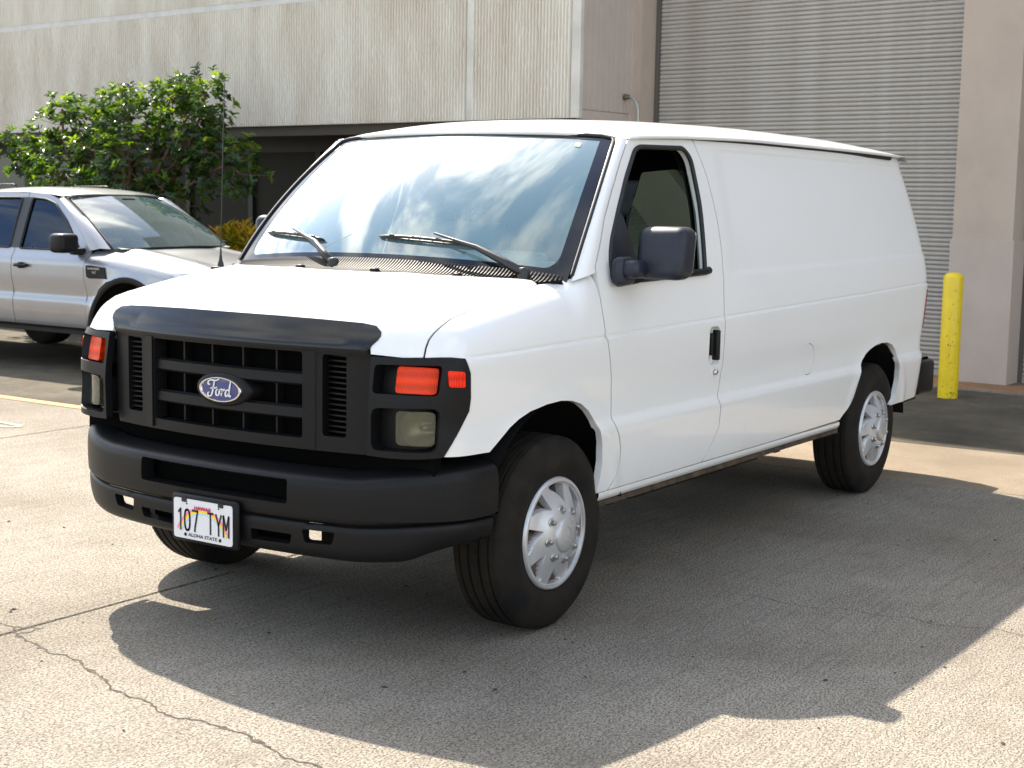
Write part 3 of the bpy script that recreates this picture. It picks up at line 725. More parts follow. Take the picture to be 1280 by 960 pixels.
# --- side panel wrapping round the rear corner
side_out = sh(door_rear, G_)[::-1]            # bottom -> top along the door gap
top = [(x, 1.966+.006*math.sin((x-1.3)/2.6*1.6)-.012*max(0, x-3.9)) for x in (1.8, 2.3, 2.8, 3.3, 3.8, 4.1, 4.4, 4.9, 5.47)]
r_arch = [(3.714, .50), (3.770, .56), (3.785, .648), (3.765, .715), (3.737, .762), (3.728, .80), (3.706, .835), (3.65, .868), (3.557, .888), (3.45, .892), (3.35, .884), (3.27, .868), (3.209, .848), (3.15, .815), (3.107, .776), (3.07, .70), (3.035, .62), (2.96, .56), (2.884, .507)]
side_out += top+[(5.47, .50), (5.0, .50), (4.55, .50), (4.2, .505)]+r_arch+[(2.0, .499)]
fuel = [(2.393+.082*math.cos(t), .880+.082*math.sin(t)) for t in np.linspace(0, 2*pi, 40, endpoint=False)]
SIDE = panel(side_out, [fuel], c_lift(), .028, flange=.03, esp=.024, hflange=.012, extra=rows_(1.40, 5.4))
for mir in (False, True):
    sp_ = panel_obj('side_panel', SIDE, white, van, mir)
    fl2 = [(2.393+.079*math.cos(t), .880+.079*math.sin(t)) for t in np.linspace(0, 2*pi, 40, endpoint=False)]
    panel_obj('fuel_door' if not mir else 'side_panel_plug', panel(fl2, [], c_lift(-.0015), .03, flange=.008, esp=.02), white, sp_, mir)

# --- front fender, hood
arch = [(.290, .497), (.300, .56), (.303, .625), (.288, .70), (.262, .755), (.235, .80), (.19, .846), (.132, .880), (.06, .900), (-.019, .908), (-.12, .904), (-.229, .889), (-.30, .868), (-.357, .843), (-.41, .81), (-.475, .766)]
bez_side = [(-.695, .772), (-.635, .86), (-.588, .925), (-.584, .97), (-.590, 1.06), (-.604, 1.112)]
def D3(L): return [s_dom(p) for p in L]
sil = [side_pt(x, z) for x, z in arch+[(-.60, .768)]+[(x+G_, z) for x, z in bez_side]]
shut = [(-.713, -.86, 1.117), (-.700, -.858, 1.15), (-.682, -.857, 1.177), (-.655, -.856, 1.196), (-.617, -.855, 1.214), (-.55, -.855, 1.243), (-.46, -.855, 1.263), (-.28, -.858, 1.301), (-.06, -.855, 1.330), (.03, -.845, 1.347)]
fr_top = [front_pt(-.93, 1.119), front_pt(-.895, 1.119)]
fe = [tuple(p) for p in sil]+[tuple(p) for p in fr_top]
fe += [(x, y-G_, z) for x, y, z in shut]
fe += [(.10, -.868, 1.356), (.17, -.893, 1.366), (.205, -.915, 1.377), (.255, -.938, 1.398), (.296, -.943, 1.411)]
fe += [tuple(side_pt(x-G_, z)) for x, z in door_front[6:]]
FX = [[s_dom(side_pt(x, z)) for x, z in ln] for ln in rows_(-.60, .34, .04)[:9]]
FEN = panel(D3(fe), [], s_lift(), .026, flange=.03, esp=.02, extra=FX, clear=.013)
ho = [(x, y+G_, z) for x, y, z in shut]
rear = [(-.12+.2*(y/.88)**2, y, 1.368-.015*(y/.88)**2) for y in np.linspace(-.80, .80, 19)]
nose = [(-.755, .80, 1.117), (-.765, .715, 1.119), (-.775, .672, 1.121), (-.78, .672, 1.148), (-.775, .690, 1.166), (-.772, .699, 1.182), (-.77, .694, 1.203), (-.77, .664, 1.221), (-.775, .55, 1.230), (-.785, .3, 1.236), (-.787, 0, 1.238)]
full = ho+rear+[(x, -y, z) for x, y, z in ho[::-1]]+nose+[(x, -y, z) for x, y, z in nose[:-1][::-1]]
HOOD = panel(D3(full), [], s_lift(), .03, flange=.03, esp=.022)
for mir in (False, True): panel_obj('front_fender', FEN, white, van, mir)
panel_obj('hood', HOOD, white, van)

# --- A pillars
def Gl(u, t, off=0.0):
    b = np.array([.05+.14*u*u, .9*u, 1.417-.045*u*u]); q = np.array([.62+.13*u*u, .755*u, 1.967-.027*u*u]); bl = 4*t*(1-t)
    p = b*(1-t)+q*t+np.array([-.03, .022*u, .012])*bl
    return p+np.array([-.72, .18*u, .68])*off
for mir in (False, True):
    s = -1 if mir else 1; rows = []
    for t in np.linspace(-.03, 1, 23):
        g = Gl(-1, t); z = g[2]; zd = 1.402+(1.936-1.402)*t
        xd = float(np.interp(zd, [p[1] for p in door_front[::-1]][-6:], [p[0] for p in door_front[::-1]][-6:]))-G_
        e = np.array([xd, -float(W(np.array(xd), np.array(zd))), zd])
        o = g+np.array([-.004, -.006, .0]); mid = (o*.35+e*.65)+np.array([-.012, -.012, 0])
        rows.append([o+np.array([.03, .03, -.01]), o, o*.65+mid*.35+np.array([-.006, -.002, 0]), mid, e, e+np.array([.0, .03, 0])])
    A = np.array(rows)*[1, s, 1]
    autosmooth(MB().grid(A).build('a_pillar', white, van), 60)

# --- windshield, black border and rubber
us = np.linspace(-1, 1, 33); ts = np.linspace(-.06, 1, 20)
ws = MB().grid([[Gl(u*.985, t) for t in ts] for u in us]).build('windshield', ws_glass, van)
fb = MB()
def band(u0, u1, t0, t1, n, m):
    fb.grid([[Gl(u, t, .0015) for t in np.linspace(t0, t1, m)] for u in np.linspace(u0, u1, n)])
band(-.985, -.925, -.05, .985, 4, 18); band(.925, .985, -.05, .985, 4, 18); band(-.925, .925, .965, .99, 24, 2); band(-.925, .925, -.05, .030, 24, 3)
for s in (-1, 1):                         # rounded inner corners of the border
    cen = (.82*s, .075); vs = []
    fb.grid([[Gl(s*(.925-.06*(1-math.sin(a))*k), .030+.10*(1-math.cos(a))*k, .0015) for k in (0, 1)] for a in np.linspace(0, pi/2, 7)])
fb.build('border', frit, ws)
edge = [Gl(-1, t, .004) for t in np.linspace(0, .96, 16)]+[Gl(-.985, .99, .004), Gl(-.93, 1.0, .004)]+[Gl(u, 1.0, .004) for u in np.linspace(-.85, .85, 14)]+[Gl(.93, 1.0, .004), Gl(.985, .99, .004)]+[Gl(1, t, .004) for t in np.linspace(.96, 0, 16)]
MB().tube(edge, .0085, 8).build('rubber_seal', rubber, ws)
edge2 = [Gl(-1, t, .011)+np.array([0, .004, 0]) for t in np.linspace(0, .96, 16)]
btm = mat('bright_trim', (.55, .5, .45), .3, .8)
for q in (1, -1): MB().tube([p*[1, q, 1] for p in edge2], .0028, 6).build('bright_strip', btm, ws)
st = MB(); 
st.grid([[Gl(-.83+.03*a, .90+.03*b, .003) for b in (0, 1)] for a in (0, 1)]); st.build('sticker', mat('sticker', (.45, .6, .55), .6), ws)

# --- roof
_C = pchip([.55, .65, .95, 1.5, 2.0, 2.8, 3.6, 4.2, 4.42], [1.962, 1.984, 2.034, 2.066, 2.082, 2.095, 2.092, 2.066, 2.02])
_D = pchip([.6, .83, 1.41, 2.13, 3.15, 4.2, 4.4], [1.926, 1.945, 1.969, 1.982, 1.983, 1.976, 1.966])
def roof_z(x, y): return _D(x)+(_C(x)-_D(x))*(1-(np.abs(y)/.805)**2.6)
ys = np.sign(np.linspace(-1, 1, 41))*np.abs(np.linspace(-1, 1, 41))**.85*.805
rows = []
for y in ys:
    xa = .598+.185*(abs(y)/.805)**2.4; xb = 4.42-.17*(abs(y)/.805)**7
    tt = np.linspace(0, 1, 60)**1.15; xs_ = xa+(xb-xa)*tt; zz = roof_z(xs_, y)
    r = [(xa+.012, y, zz[0]-.022), (xa+.002, y, zz[0]-.014)]+[(x, y, z-.006*math.exp(-((x-xa)/.012)**2)) for x, z in zip(xs_, zz)]+[(xb+.004, y, zz[-1]-.014), (xb-.01, y, zz[-1]-.03)]
    rows.append(r)
autosmooth(MB().grid(rows).build('roof', white, van), 50)
for s in (-1, 1):
    xs_ = np.linspace(.785, 4.13, 50)
    path = [(x, s*(.813-.012*sstep(3.9, 4.13, x)), float(_D(x))-.001) for x in xs_]
    MB().tube(path, .0105, 8, flat=.8).build('drip_rail', white, van)
    low = MB(); low.grid([[(x, s*.802, float(_D(x))-.004) , (x, s*.794, float(_D(x))-.028)] for x in np.linspace(.77, 4.0, 40)])
    low.build('gutter_shade', rubber, van)  # black strip stands in for the shadow gap under the rail

# --- rocker sills and underbody
for s in (-1, 1):
    mb = MB(); rows = []
    for x in np.linspace(.315, 2.90, 30):
        rows.append([(x, s*.950, .497), (x, s*.972, .493), (x, s*.972, .478), (x, s*.962, .458), (x, s*.93, .448), (x, s*.90, .452)])
    mb.grid(rows); autosmooth(mb.build('rocker_sill', white, van), 50)
ub = MB(); ub.box((-.62, -.52, .44), (4.25, .52, .50)); ub.box((.30, -.93, .455), (2.95, .93, .50)); ub.box((3.72, -.90, .47), (4.35, .90, .52))
for s in (-.42, .42): ub.box((-.70, s-.04, .34), (4.30, s+.04, .46))
ub.box((.7, -.90, .40), (2.0, -.55, .455)); ub.box((2.1, .2, .30), (2.9, .8, .46)); ub.rbox((1.0, .15, .28), (1.9, .40, .42), .04)
for x in (.5, 1.3, 2.2, 3.0): ub.box((x-.03, -.92, .41), (x+.03, .92, .456))
ub.tube([(.0, -.75, .36), (0, .1, .34)], .045, 10); ub.tube([(.04, .75, .36), (.04, -.1, .34)], .045, 10)
ub.tube([(3.505, -.7, .38), (3.505, .7, .38)], .05, 10); ub.lathe([(0, -.17), (.10, -.14), (.16, 0), (.10, .14), (0, .17)], 16, 'x', (3.505, .05, .37))
for q in (-1, 1): ub.box((-.50, min(q*.62, q*.90), .42), (-.46, max(q*.62, q*.90), .62))
ub.build('underbody', under_m, van)
rf_m = mat('rusty_flange', (.025, .02, .016), .85, noise=(16, .5, 5, (.10, .065, .035)))
for q in (-1, 1): MB().box((.33, min(q*.955, q*.90), .430), (2.92, max(q*.955, q*.90), .452)).build('sill_flange', rf_m, van)
# wheel housings
for ax, az, R_ in ((0, .40, .505), (3.44, .38, .50)):
    for s in (-1, 1):
        rows = []
        for a in np.linspace(.10, pi-.10, 26):
            rows.append([(ax+R_*math.cos(a), s*yy, az+R_*math.sin(a)) for yy in (.97, .80, .60)]+[(ax, s*.58, az+.05)])
        mb = MB().grid(rows); mb.build('wheel_housing', dark_in, van)

# --- cab interior
seat_m = mat('seat_cloth', (.22, .24, .25), .9); dash_m = mat('dash_plastic', (.42, .45, .43), .6)
db = MB()
db.grid([[(.02+.42*t+.10*(1-abs(y/.86)**2)*0+.16*(y/.86)**2*(1-t), y, 1.375+.05*math.sin(t*2.2)-.03*(y/.86)**2*(1-t)-(0 if t < .9 else .06)) for t in (0, .15, .35, .6, .8, .92, 1)] for y in np.linspace(-.84, .84, 21)])
db.box((.44, -.84, .80), (.50, .84, 1.37)); db.rbox((.30, -.62, 1.38), (.47, -.28, 1.455), .03); db.rbox((.26, -.15, 1.395), (.44, .20, 1.43), .02)
autosmooth(db.build('dashboard', dash_m, van), 45)
for s in (-1, 1):
    sb = MB(); y = .45*s
    sb.rbox((.90, y-.26, .88), (1.36, y+.26, 1.02), .05, 3); sb.rbox((1.27, y-.25, 1.0), (1.40, y+.25, 1.56), .05, 3); sb.rbox((1.30, y-.13, 1.60), (1.38, y+.13, 1.77), .04, 3)
    sb.tube([(1.33, y-.05, 1.54), (1.33, y-.05, 1.64)], .008); sb.tube([(1.33, y+.05, 1.54), (1.33, y+.05, 1.64)], .008)
    sb.build('seat', seat_m, van)
sw = MB(); cs = Vector((.66, -.45, 1.33)); ax_ = Vector((.45, 0, .9)).normalized(); e1 = Vector((0, 1, 0)); e2 = ax_.cross(e1)
sw.tube([tuple(cs+.19*(math.cos(a)*e1+math.sin(a)*e2)) for a in np.linspace(0, 2*pi, 33)], .015, 8, caps=False)
for a in (0, pi, -pi/2): sw.tube([tuple(cs-ax_*.02), tuple(cs+.185*(math.cos(a)*e1+math.sin(a)*e2))], .014, 6)
sw.build('steering_wheel', dark_in, van)
ib = MB(); ib.box((1.50, -.76, .52), (1.53, .76, 1.88)); ib.box((1.50, -.66, 1.88), (1.53, .66, 1.97)); ib.box((.3, -.88, .52), (1.5, .88, .56)); ib.build('cargo_partition', dark_in, van)
hl = MB().grid([[(x, y, float(roof_z(np.array(x), y))-.05) for x in np.linspace(.80, 1.5, 8)] for y in np.linspace(-.78, .78, 11)]); hl.build('headliner', dark_in, van)

# --- cowl vent panel between hood and windshield
cowl = empty  # (name reused below)
def cw(u, k):
    """u across (-1..1), k from hood edge (0) to glass (1)"""
    y = .885*u; a = np.array([-.125+.2*(y/.88)**2, y, 1.352-.012*(y/.88)**2]); b = Gl(u*.985, -.015)
    if abs(u) > .9: a = a+(b-a)*((abs(u)-.9)/.1)**2*.6
    m = a*(1-k)+b*k; return m+np.array([0, 0, -.02*4*k*(1-k)])
cg = MB().grid([[cw(u, k) for k in np.linspace(-.08, 1, 7)] for u in np.linspace(-1, 1, 45)]); cowl = cg.build('cowl_panel', mat('cowl_black', (.010, .010, .010), .85, spec=.12), van)
sl = MB(); n = 118
for i in range(n):
    u = -.975+1.95*i/(n-1); du = .0026
    sl.grid([[cw(u+e-.035*(k-.5)*0, k)+np.array([0, .0, .004+.010*h]) for k in np.linspace(.04, .97, 7)] for e, h in ((-du, 0), (-du, 1), (du, 1), (du, 0))], smooth=False)
sl.build('cowl_louvers', mat('cowl_rib', (.035, .034, .033), .5, spec=.3), cowl, kind='stuff')
for u in (.36, -.12, -.55):
    p = cw(u, .35); MB().rbox((p[0]-.016, p[1]-.018, p[2]+.008), (p[0]+.016, p[1]+.018, p[2]+.03), .008).build('washer_nozzle', black_plastic, cowl)

# --- wipers
wip_m = mat('wiper_black', (.02, .02, .02), .4)
for piv, mid, elb, b0, b1 in (((-.80, -.045), (-.56, .07), (-.31, .155), (.01, .14), (-.54, .115)), ((.20, -.075), (.37, .06), (.61, .175), (.86, .185), (.36, .11))):
    P = [Gl(*piv, .03), (Gl(*piv, .045)*.6+Gl(*mid, .045)*.4), Gl(*mid, .045), Gl((mid[0]+elb[0])/2, (mid[1]+elb[1])/2, .04), Gl(*elb, .032)]
    wa = MB(); wa.tube(P, [.020, .017, .012, .006, .005], 8)
    wa.lathe([(0, .03), (.022, .028), (.026, .01), (.026, -.03)], 14, 'z', tuple(Gl(*piv, .02)))
    w = wa.build('wiper', wip_m, van)
    bl = MB(); L = [Gl(b0[0]+(b1[0]-b0[0])*k, b0[1]+(b1[1]-b0[1])*k, .012+.010*math.sin(pi*k)) for k in np.linspace(0, 1, 12)]
    bl.tube(L, [.003]+[.007]*10+[.003], 6); L2 = [Gl(b0[0]+(b1[0]-b0[0])*k, b0[1]+(b1[1]-b0[1])*k, .004) for k in np.linspace(0, 1, 12)]
    bl.tube(L2, .004, 5)
    for k in (.15, .38, .62, .85): bl.tube([Gl(b0[0]+(b1[0]-b0[0])*(k-.06), b0[1]+(b1[1]-b0[1])*(k-.06), .012), Gl(b0[0]+(b1[0]-b0[0])*k, b0[1]+(b1[1]-b0[1])*k, .028), Gl(b0[0]+(b1[0]-b0[0])*(k+.06), b0[1]+(b1[1]-b0[1])*(k+.06), .012)], .004, 5)
    bl.build('wiper_blade', wip_m, w)

# --- antenna on the far fender
an = MB(); an.rbox((-.045, .815, 1.335), (.045, .855, 1.352), .006); an.lathe([(.016, -.01), (.014, .012), (.008, .03), (.006, .05)], 12, 'z', (0, .835, 1.35))
an.tube([(0, .835, 1.38), (.002, .836, 1.43)], .0045, 6); an.tube([(.002, .836, 1.43), (.045, .85, 2.165)], .0024, 6)
an.build('antenna', rubber, van)

# --- grille
def xg(y): return -.835+.075*(np.abs(y)/.66)**2
def lean(z): t = np.clip((z-1.135)/.115, 0, 1.2); return .060*t**1.5
def g_lift(off=0.0):
    def f(P):
        y, z = P[:, 0], P[:, 1]; ridge = -.010*np.exp(-((z-1.132)/.018)**2)-.008*sstep(.775, .755, z)*0
        ed = .004*sstep(.60, .665, np.abs(y))**2
        x = xg(y)+lean(z)+ridge+ed
        up_ = (z > 1.13)
        fx_ = cast(F_f, np.stack([np.full(len(P), .1), y, z], 1), np.repeat([[-1., 0, 0]], len(P), 0), 1.6)[:, 0]
        ok = F_f(np.stack([np.full(len(P), .1), y, np.minimum(z, 1.30)], 1)) < 0
        x = np.where(up_ & ok, np.minimum(x, fx_-.004), x)
        return np.stack([x-off, y, z], 1)
    return f
half = [(.640, .757), (.657, .80), (.660, 1.13), (.668, 1.152), (.686, 1.170), (.692, 1.184), (.687, 1.200), (.660, 1.217), (.60, 1.224), (.45, 1.229), (.25, 1.233), (0, 1.234)]
go = [(-y, z) for y, z in half]+half[:-1][::-1]
main_h = rpoly([(-.383, .797), (.383, .797), (.383, 1.112), (-.383, 1.112)], .012)
vents = [rpoly([(s*.468, .812), (s*.566, .812), (s*.566, 1.108), (s*.468, 1.108)][::s], .014) for s in (1, -1)]
gs = panel_obj('grille_surround', panel(go, [main_h]+vents, g_lift(), .022, flange=.06, esp=.016, hflange=.055), [black_plastic, grille_top_m], van, sign=-1)
for p_ in gs.data.polygons:
    if p_.center.z > 1.138: p_.material_index = 1
gb = MB(); rows = [[(xg(y)+.075, y, z) for z in (.75, 1.2)] for y in np.linspace(-.66, .66, 15)]; gb.grid(rows); gb.build('radiator_backing', mat('radiator_black', (.003, .003, .003), .9, spec=.03), gs)
for zc in (1.012, .8885):
    rows = []
    for y in np.linspace(-.384, .384, 25):
        x = float(xg(y)); rows.append([(x+.05, y, zc+.012), (x+.026, y, zc+.024), (x+.012, y, zc+.016), (x+.010, y, zc-.018), (x+.020, y, zc-.026), (x+.05, y, zc-.022)])
    autosmooth(MB().grid(rows).build('grille_bar', black_plastic, gs), 30)
for y in (-.24, -.08, .08, .24):
    MB().box((float(xg(y))+.035, y-.004, .80), (float(xg(y))+.07, y+.004, 1.11)).build('grille_fin', black_plastic, gs)
for s in (1, -1):
    mb = MB()
    for k in range(15): z = .824+k*.0198; mb.box((-.765, s*.517-.049, z), (-.745, s*.517+.049, z+.006))
    mb.build('vent_louvers', black_plastic, gs)
    # raised strut next to the main opening
    mb = MB(); rows = []
    for z in (.765, .79, 1.0, 1.105, 1.118): rows.append([(float(xg(.39))+.03, s*.388, z), (float(xg(.39))-.008, s*.392, z), (float(xg(.44))-.006, s*.440, z), (float(xg(.46))+.03, s*.462, z)])
    autosmooth(mb.grid(rows).build('grille_strut', black_plastic, gs), 30)
# oval badge
bd = MB(); prof = [(0, -.030), (.80, -.030), (.93, -.026), (1.0, -.012), (1.04, .06)]
def oval(mb, a, b, prof, x0, zc, n=56):
    vs = []; fs = []; m = len(prof)
    for k in range(n):
        g = 2*pi*k/n
        for r, o in prof: vs.append((x0+o, a*r*math.cos(g), zc+b*r*math.sin(g)))
    for k in range(n):
        k2 = (k+1) % n
        for i in range(m-1): fs.append((k*m+i, k2*m+i, k2*m+i+1, k*m+i+1))
    mb.add(vs, fs, True); return mb
hs = autosmooth(oval(bd, .142, .066, prof, -.803, .9445).build('badge_housing', black_plastic, gs), 50)
cm = oval(MB(), .1095, .0475, [(.86, -.034), (.90, -.040), (.97, -.040), (1.0, -.034), (1.0, -.02)], -.803, .9445); autosmooth(cm.build('badge_rim', chrome, gs), 50)
oval(MB(), .1095, .0475, [(0, -.0385), (.5, -.0375), (.905, -.0355)], -.803, .9445).build('badge', mat('badge_blue', (.012, .03, .16), .18, coat=1.0), gs)
def stroke(mb, pts, w, x0, sc, zc, dx=0.0):
    """variable-width pen stroke lying on the badge face, raised 1.5 mm; pts (h, v) with h to the reader's right"""
    P = chaikin([np.array(p, float) for p in pts], 2, closed=False); n = len(P); L = []; Rr = []
    for i, p in enumerate(P):
        t = P[min(i+1, n-1)]-P[max(i-1, 0)]; t /= np.linalg.norm(t)+1e-9; q = i/(n-1)
        nib = w*(.55+.45*abs(t[0]*.3-t[1]*.95))*(.55+.45*math.sin(pi*min(1, max(0, q*1.0))))
        a = np.array([-t[1], t[0]])*nib; L.append(p+a); Rr.append(p-a)
    vs = [(x0, -(p[0]*sc+dx), zc+p[1]*sc) for p in L+Rr]+[(x0+.003, -(p[0]*sc+dx), zc+p[1]*sc) for p in L+Rr]
    fs = []
    for i in range(n-1): fs += [(i, i+1, n+i+1, n+i), (i, 2*n+i, 2*n+i+1, i+1), (n+i, n+i+1, 3*n+i+1, 3*n+i)]
    mb.add(vs, fs)
lt = MB()
F_ = [[(-.62, .38), (-.82, .30), (-.84, .52), (-.60, .66), (-.25, .60), (.02, .70), (.10, .80)], [(-.30, .60), (-.38, .30), (-.46, -.10), (-.60, -.42), (-.84, -.44), (-.88, -.22), (-.70, -.16)], [(-.64, .10), (-.42, .12), (-.20, .14), (-.10, .22)]]
o_ = [[(-.04, .10), (-.18, .00), (-.22, -.26), (-.08, -.36), (.08, -.22), (.08, .02), (-.04, .10), (.06, .02), (.20, .06)]]
r_ = [[(.20, .06), (.24, .12), (.34, .06), (.28, -.14), (.22, -.34)], [(.28, -.14), (.36, .02), (.46, .12), (.52, .04)]]
d_ = [[(.82, .04), (.72, .12), (.60, .00), (.56, -.22), (.64, -.36), (.78, -.24), (.84, .0)], [(1.0, .66), (.95, .42), (.86, .0), (.84, -.24), (.92, -.36), (1.02, -.24)]]
for g in (F_, o_, r_, d_):
    for s in g: stroke(lt, [(x*1.10-.09, y) for x, y in s], .062, -.8445, .058, .941)
lt.build('badge_lettering', mat('badge_silver', (.75, .75, .76), .35), gs, fix=False)

# --- lamp housings
lens_red = mat('signal_lens', (1.0, .06, .002), .25, spec=.25, flute=(62, .45)); marker_m = mat('marker_lens', (1.0, .03, .002), .3, spec=.25, flute=(70, .3))
b3 = [front_pt(-.672, .765), front_pt(-.76, .762), front_pt(-.85, .765)]+[side_pt(x-G_*0, z) for x, z in bez_side]+[front_pt(-.93, 1.112), front_pt(-.86, 1.112), front_pt(-.76, 1.112), front_pt(-.672, 1.112)]
op_u = [front_pt(y, z) for y, z in rpoly([(-.690, .985), (-.922, .985), (-.922, 1.092), (-.690, 1.085)], .016)]
op_l = [front_pt(y, z) for y, z in rpoly([(-.690, .785), (-.922, .790), (-.925, .945), (-.690, .935)], .03)]
BZ = panel(D3(b3), [D3(op_u), D3(op_l)], s_lift(.008), .018, flange=.03, esp=.012, hflange=.075)
BK = panel(D3([front_pt(-.68, .775), front_pt(-.93, .775), front_pt(-.93, 1.10), front_pt(-.68, 1.10)]), [], s_lift(-.066), .04, flange=0)
SG = panel(D3([front_pt(y, z) for y, z in rpoly([(-.778, .992), (-.916, .990), (-.916, 1.083), (-.778, 1.086)], .012)]), [], s_lift(-.016), .02, flange=.03, esp=.01)
HL = panel(D3([front_pt(y, z) for y, z in rpoly([(-.785, .805), (-.916, .803), (-.916, .928), (-.785, .928)], .02)]), [], s_lift(-.024), .02, flange=.04, esp=.01)
MK = panel(D3([side_pt(x, z) for x, z in rpoly([(-.676, 1.016), (-.614, 1.011), (-.616, 1.066), (-.676, 1.073)], .008)]), [], s_lift(.013), .02, flange=.01, esp=.01)
RG = panel(D3([front_pt(y, z) for y, z in rpoly([(-.672, .952), (-.94, .962), (-.94, .975), (-.672, .967)], .004)]), [], s_lift(.0095), .02, flange=.004)
hl_g = glass('headlamp_glass', (.62, .62, .50), .02, 1.5, haze=.22, boost=1.5, hcol=(.22, .22, .15))
refl_m = mat('lamp_reflector', (.42, .41, .35), .28, .85)
hl_m = mat('headlamp_lens', (.20, .20, .15), .10, coat=.6, noise=(22, .65, 3, (.075, .075, .05)), bump=(70, .35, .004))
for mir in (False, True):
    bz = panel_obj('lamp_bezel', BZ, black_plastic, van, mir)
    panel_obj('bezel_back', BK, black_plastic, bz, mir)
    panel_obj('turn_signal', SG, lens_red, bz, mir); hl_ = panel_obj('headlamp', HL, hl_g, bz, mir)
    hp = front_pt(-.85, .866); q = 1 if not mir else -1
    rows = []
    for rr_ in (1.0, .92, .75, .55, .35, .22, .17, .0):
        y_ = [-.851+.063*rr_*math.copysign(abs(math.cos(a))**.7, math.cos(a)) for a in np.linspace(0, 2*pi, 33)]; z_ = [.866+.060*rr_*math.copysign(abs(math.sin(a))**.7, math.sin(a)) for a in np.linspace(0, 2*pi, 33)]
        dep = .030+.034*(1-rr_**2) if rr_ > .2 else .046
        rows.append(cast(lambda Q: F_f(Q)+dep, np.array([[.2, a, b] for a, b in zip(y_, z_)]), np.repeat([[-1., 0, 0]], 33, 0))*[1, q, 1])
    MB().grid(rows).build('lamp_reflector', refl_m, bz)
    panel_obj('side_marker', MK, marker_m, bz, mir)
TL = panel([(4.30, .93), (4.46, .93), (4.46, 1.165), (4.30, 1.165)], [], c_lift(.005), .03, flange=.008)
for mir in (False, True): panel_obj('tail_lamp', TL, mat('tail_red', (.20, .006, .008), .2, coat=.6), van, mir)

# --- front bumper
bp = np.array([(0, -.905), (.2, -.900), (.4, -.885), (.6, -.853), (.72, -.820), (.82, -.772), (.90, -.708), (.955, -.635), (.982, -.55), (.986, -.44)])
fx = [pchip(bp[:-3, 0], bp[:-3, 1])]
dense = np.array([np.array(p) for p in chaikin([(-.2, -.900)]+[tuple(p) for p in bp]+[(.986, -.40)], 3, closed=False)])
dense = dense[dense[:, 0] >= 0]; dense = np.vstack([[0, np.interp(0, dense[:, 0], dense[:, 1])], dense])
cum = np.concatenate([[0], np.cumsum(np.hypot(*np.diff(dense, axis=0).T))]); SMAX = cum[-1]-.03
def bpath(s, off):
    a = np.abs(s); y = np.interp(a, cum, dense[:, 0]); x = np.interp(a, cum, dense[:, 1]); e = .012
    dy = np.interp(a+e, cum, dense[:, 0])-np.interp(np.maximum(a-e, 0), cum, dense[:, 0]); dx = np.interp(a+e, cum, dense[:, 1])-np.interp(np.maximum(a-e, 0), cum, dense[:, 1])
    L = np.hypot(dx, dy); nx, ny = -dy/L, dx/L
    nx = np.where(a < e, -1.0, nx); ny = np.where(a < e, 0.0, ny)
    return x+nx*off, (y+ny*off)*np.where(s < 0, -1, 1), y
def b_lift(prof, up_, dn_):
    pr = np.array(prof); cv = np.concatenate([[0], np.cumsum(np.hypot(*np.diff(pr, axis=0).T))]); po = pchip(cv, pr[:, 0]); pz = pchip(cv, pr[:, 1])
    def f(P):
        x, y, ya = bpath(P[:, 0], po(P[:, 1])); z = pz(P[:, 1]); k = sstep(.60, .97, ya); k2_ = sstep(.80, .98, ya)
        z = z+up_*k*sstep(.56, .66, z)+dn_*.8*k2_*sstep(.50, .38, z)+.022*k*sstep(.535, .51, z)*(z < .56)
        return np.stack([x, y, z], 1)
    return f, cv[-1], lambda zz: np.interp(zz, pr[::-1, 1], cv[::-1])
up_prof = [(-.11, .694), (-.06, .686), (-.022, .676), (-.004, .662), (.002, .640), (.004, .60), (.001, .535), (-.004, .516), (-.014, .506), (-.03, .503)]
bl_, vmx, vz = b_lift(up_prof, .042, 0)
op = rpoly([(-.38, vz(.655)), (.38, vz(.655)), (.38, vz(.566)), (-.38, vz(.566))], .012)
bum = panel_obj('front_bumper', panel([(-SMAX, 0), (SMAX, 0), (SMAX, vmx), (-SMAX, vmx)], [op], bl_, .022, flange=.012, esp=.02, hflange=.06), black_plastic, van)
lo_prof = [(-.016, .505), (-.006, .500), (-.003, .488), (-.006, .44), (-.014, .40), (-.026, .380), (-.05, .370)]
ll_, vml, vzl = b_lift(lo_prof, 0, .055)
hol = [rpoly([(s*.440, vzl(.480)), (s*.580, vzl(.480)), (s*.565, vzl(.434)), (s*.450, vzl(.430))][::1], .012) for s in (1, -1)]
hol += [rpoly([(s*.205, vzl(.455)), (s*.395, vzl(.455)), (s*.385, vzl(.417)), (s*.205, vzl(.413))], .008) for s in (1, -1)]
panel_obj('bumper_valance', panel([(-SMAX+.02, 0), (SMAX-.02, 0), (SMAX-.02, vml), (-SMAX+.02, vml)], hol, ll_, .022, flange=.012, esp=.02, hflange=.035), black_plastic, bum)
gp = MB(); gp.box((-.80, -.62, .55), (-.78, .62, .645)); gp.box((-.70, -.90, .66), (-.66, .90, .78)); gp.box((-.80, -.40, .395), (-.79, .40, .50)); gp.build('bumper_backing', mat('bumper_void', (.004, .004, .004), .9, spec=.03), bum)
MB().rbox((-.795, .02, .575), (-.785, .11, .65), .004).build('bumper_bracket', mat('zinc_bracket', (.10, .085, .05), .5, .3), bum)
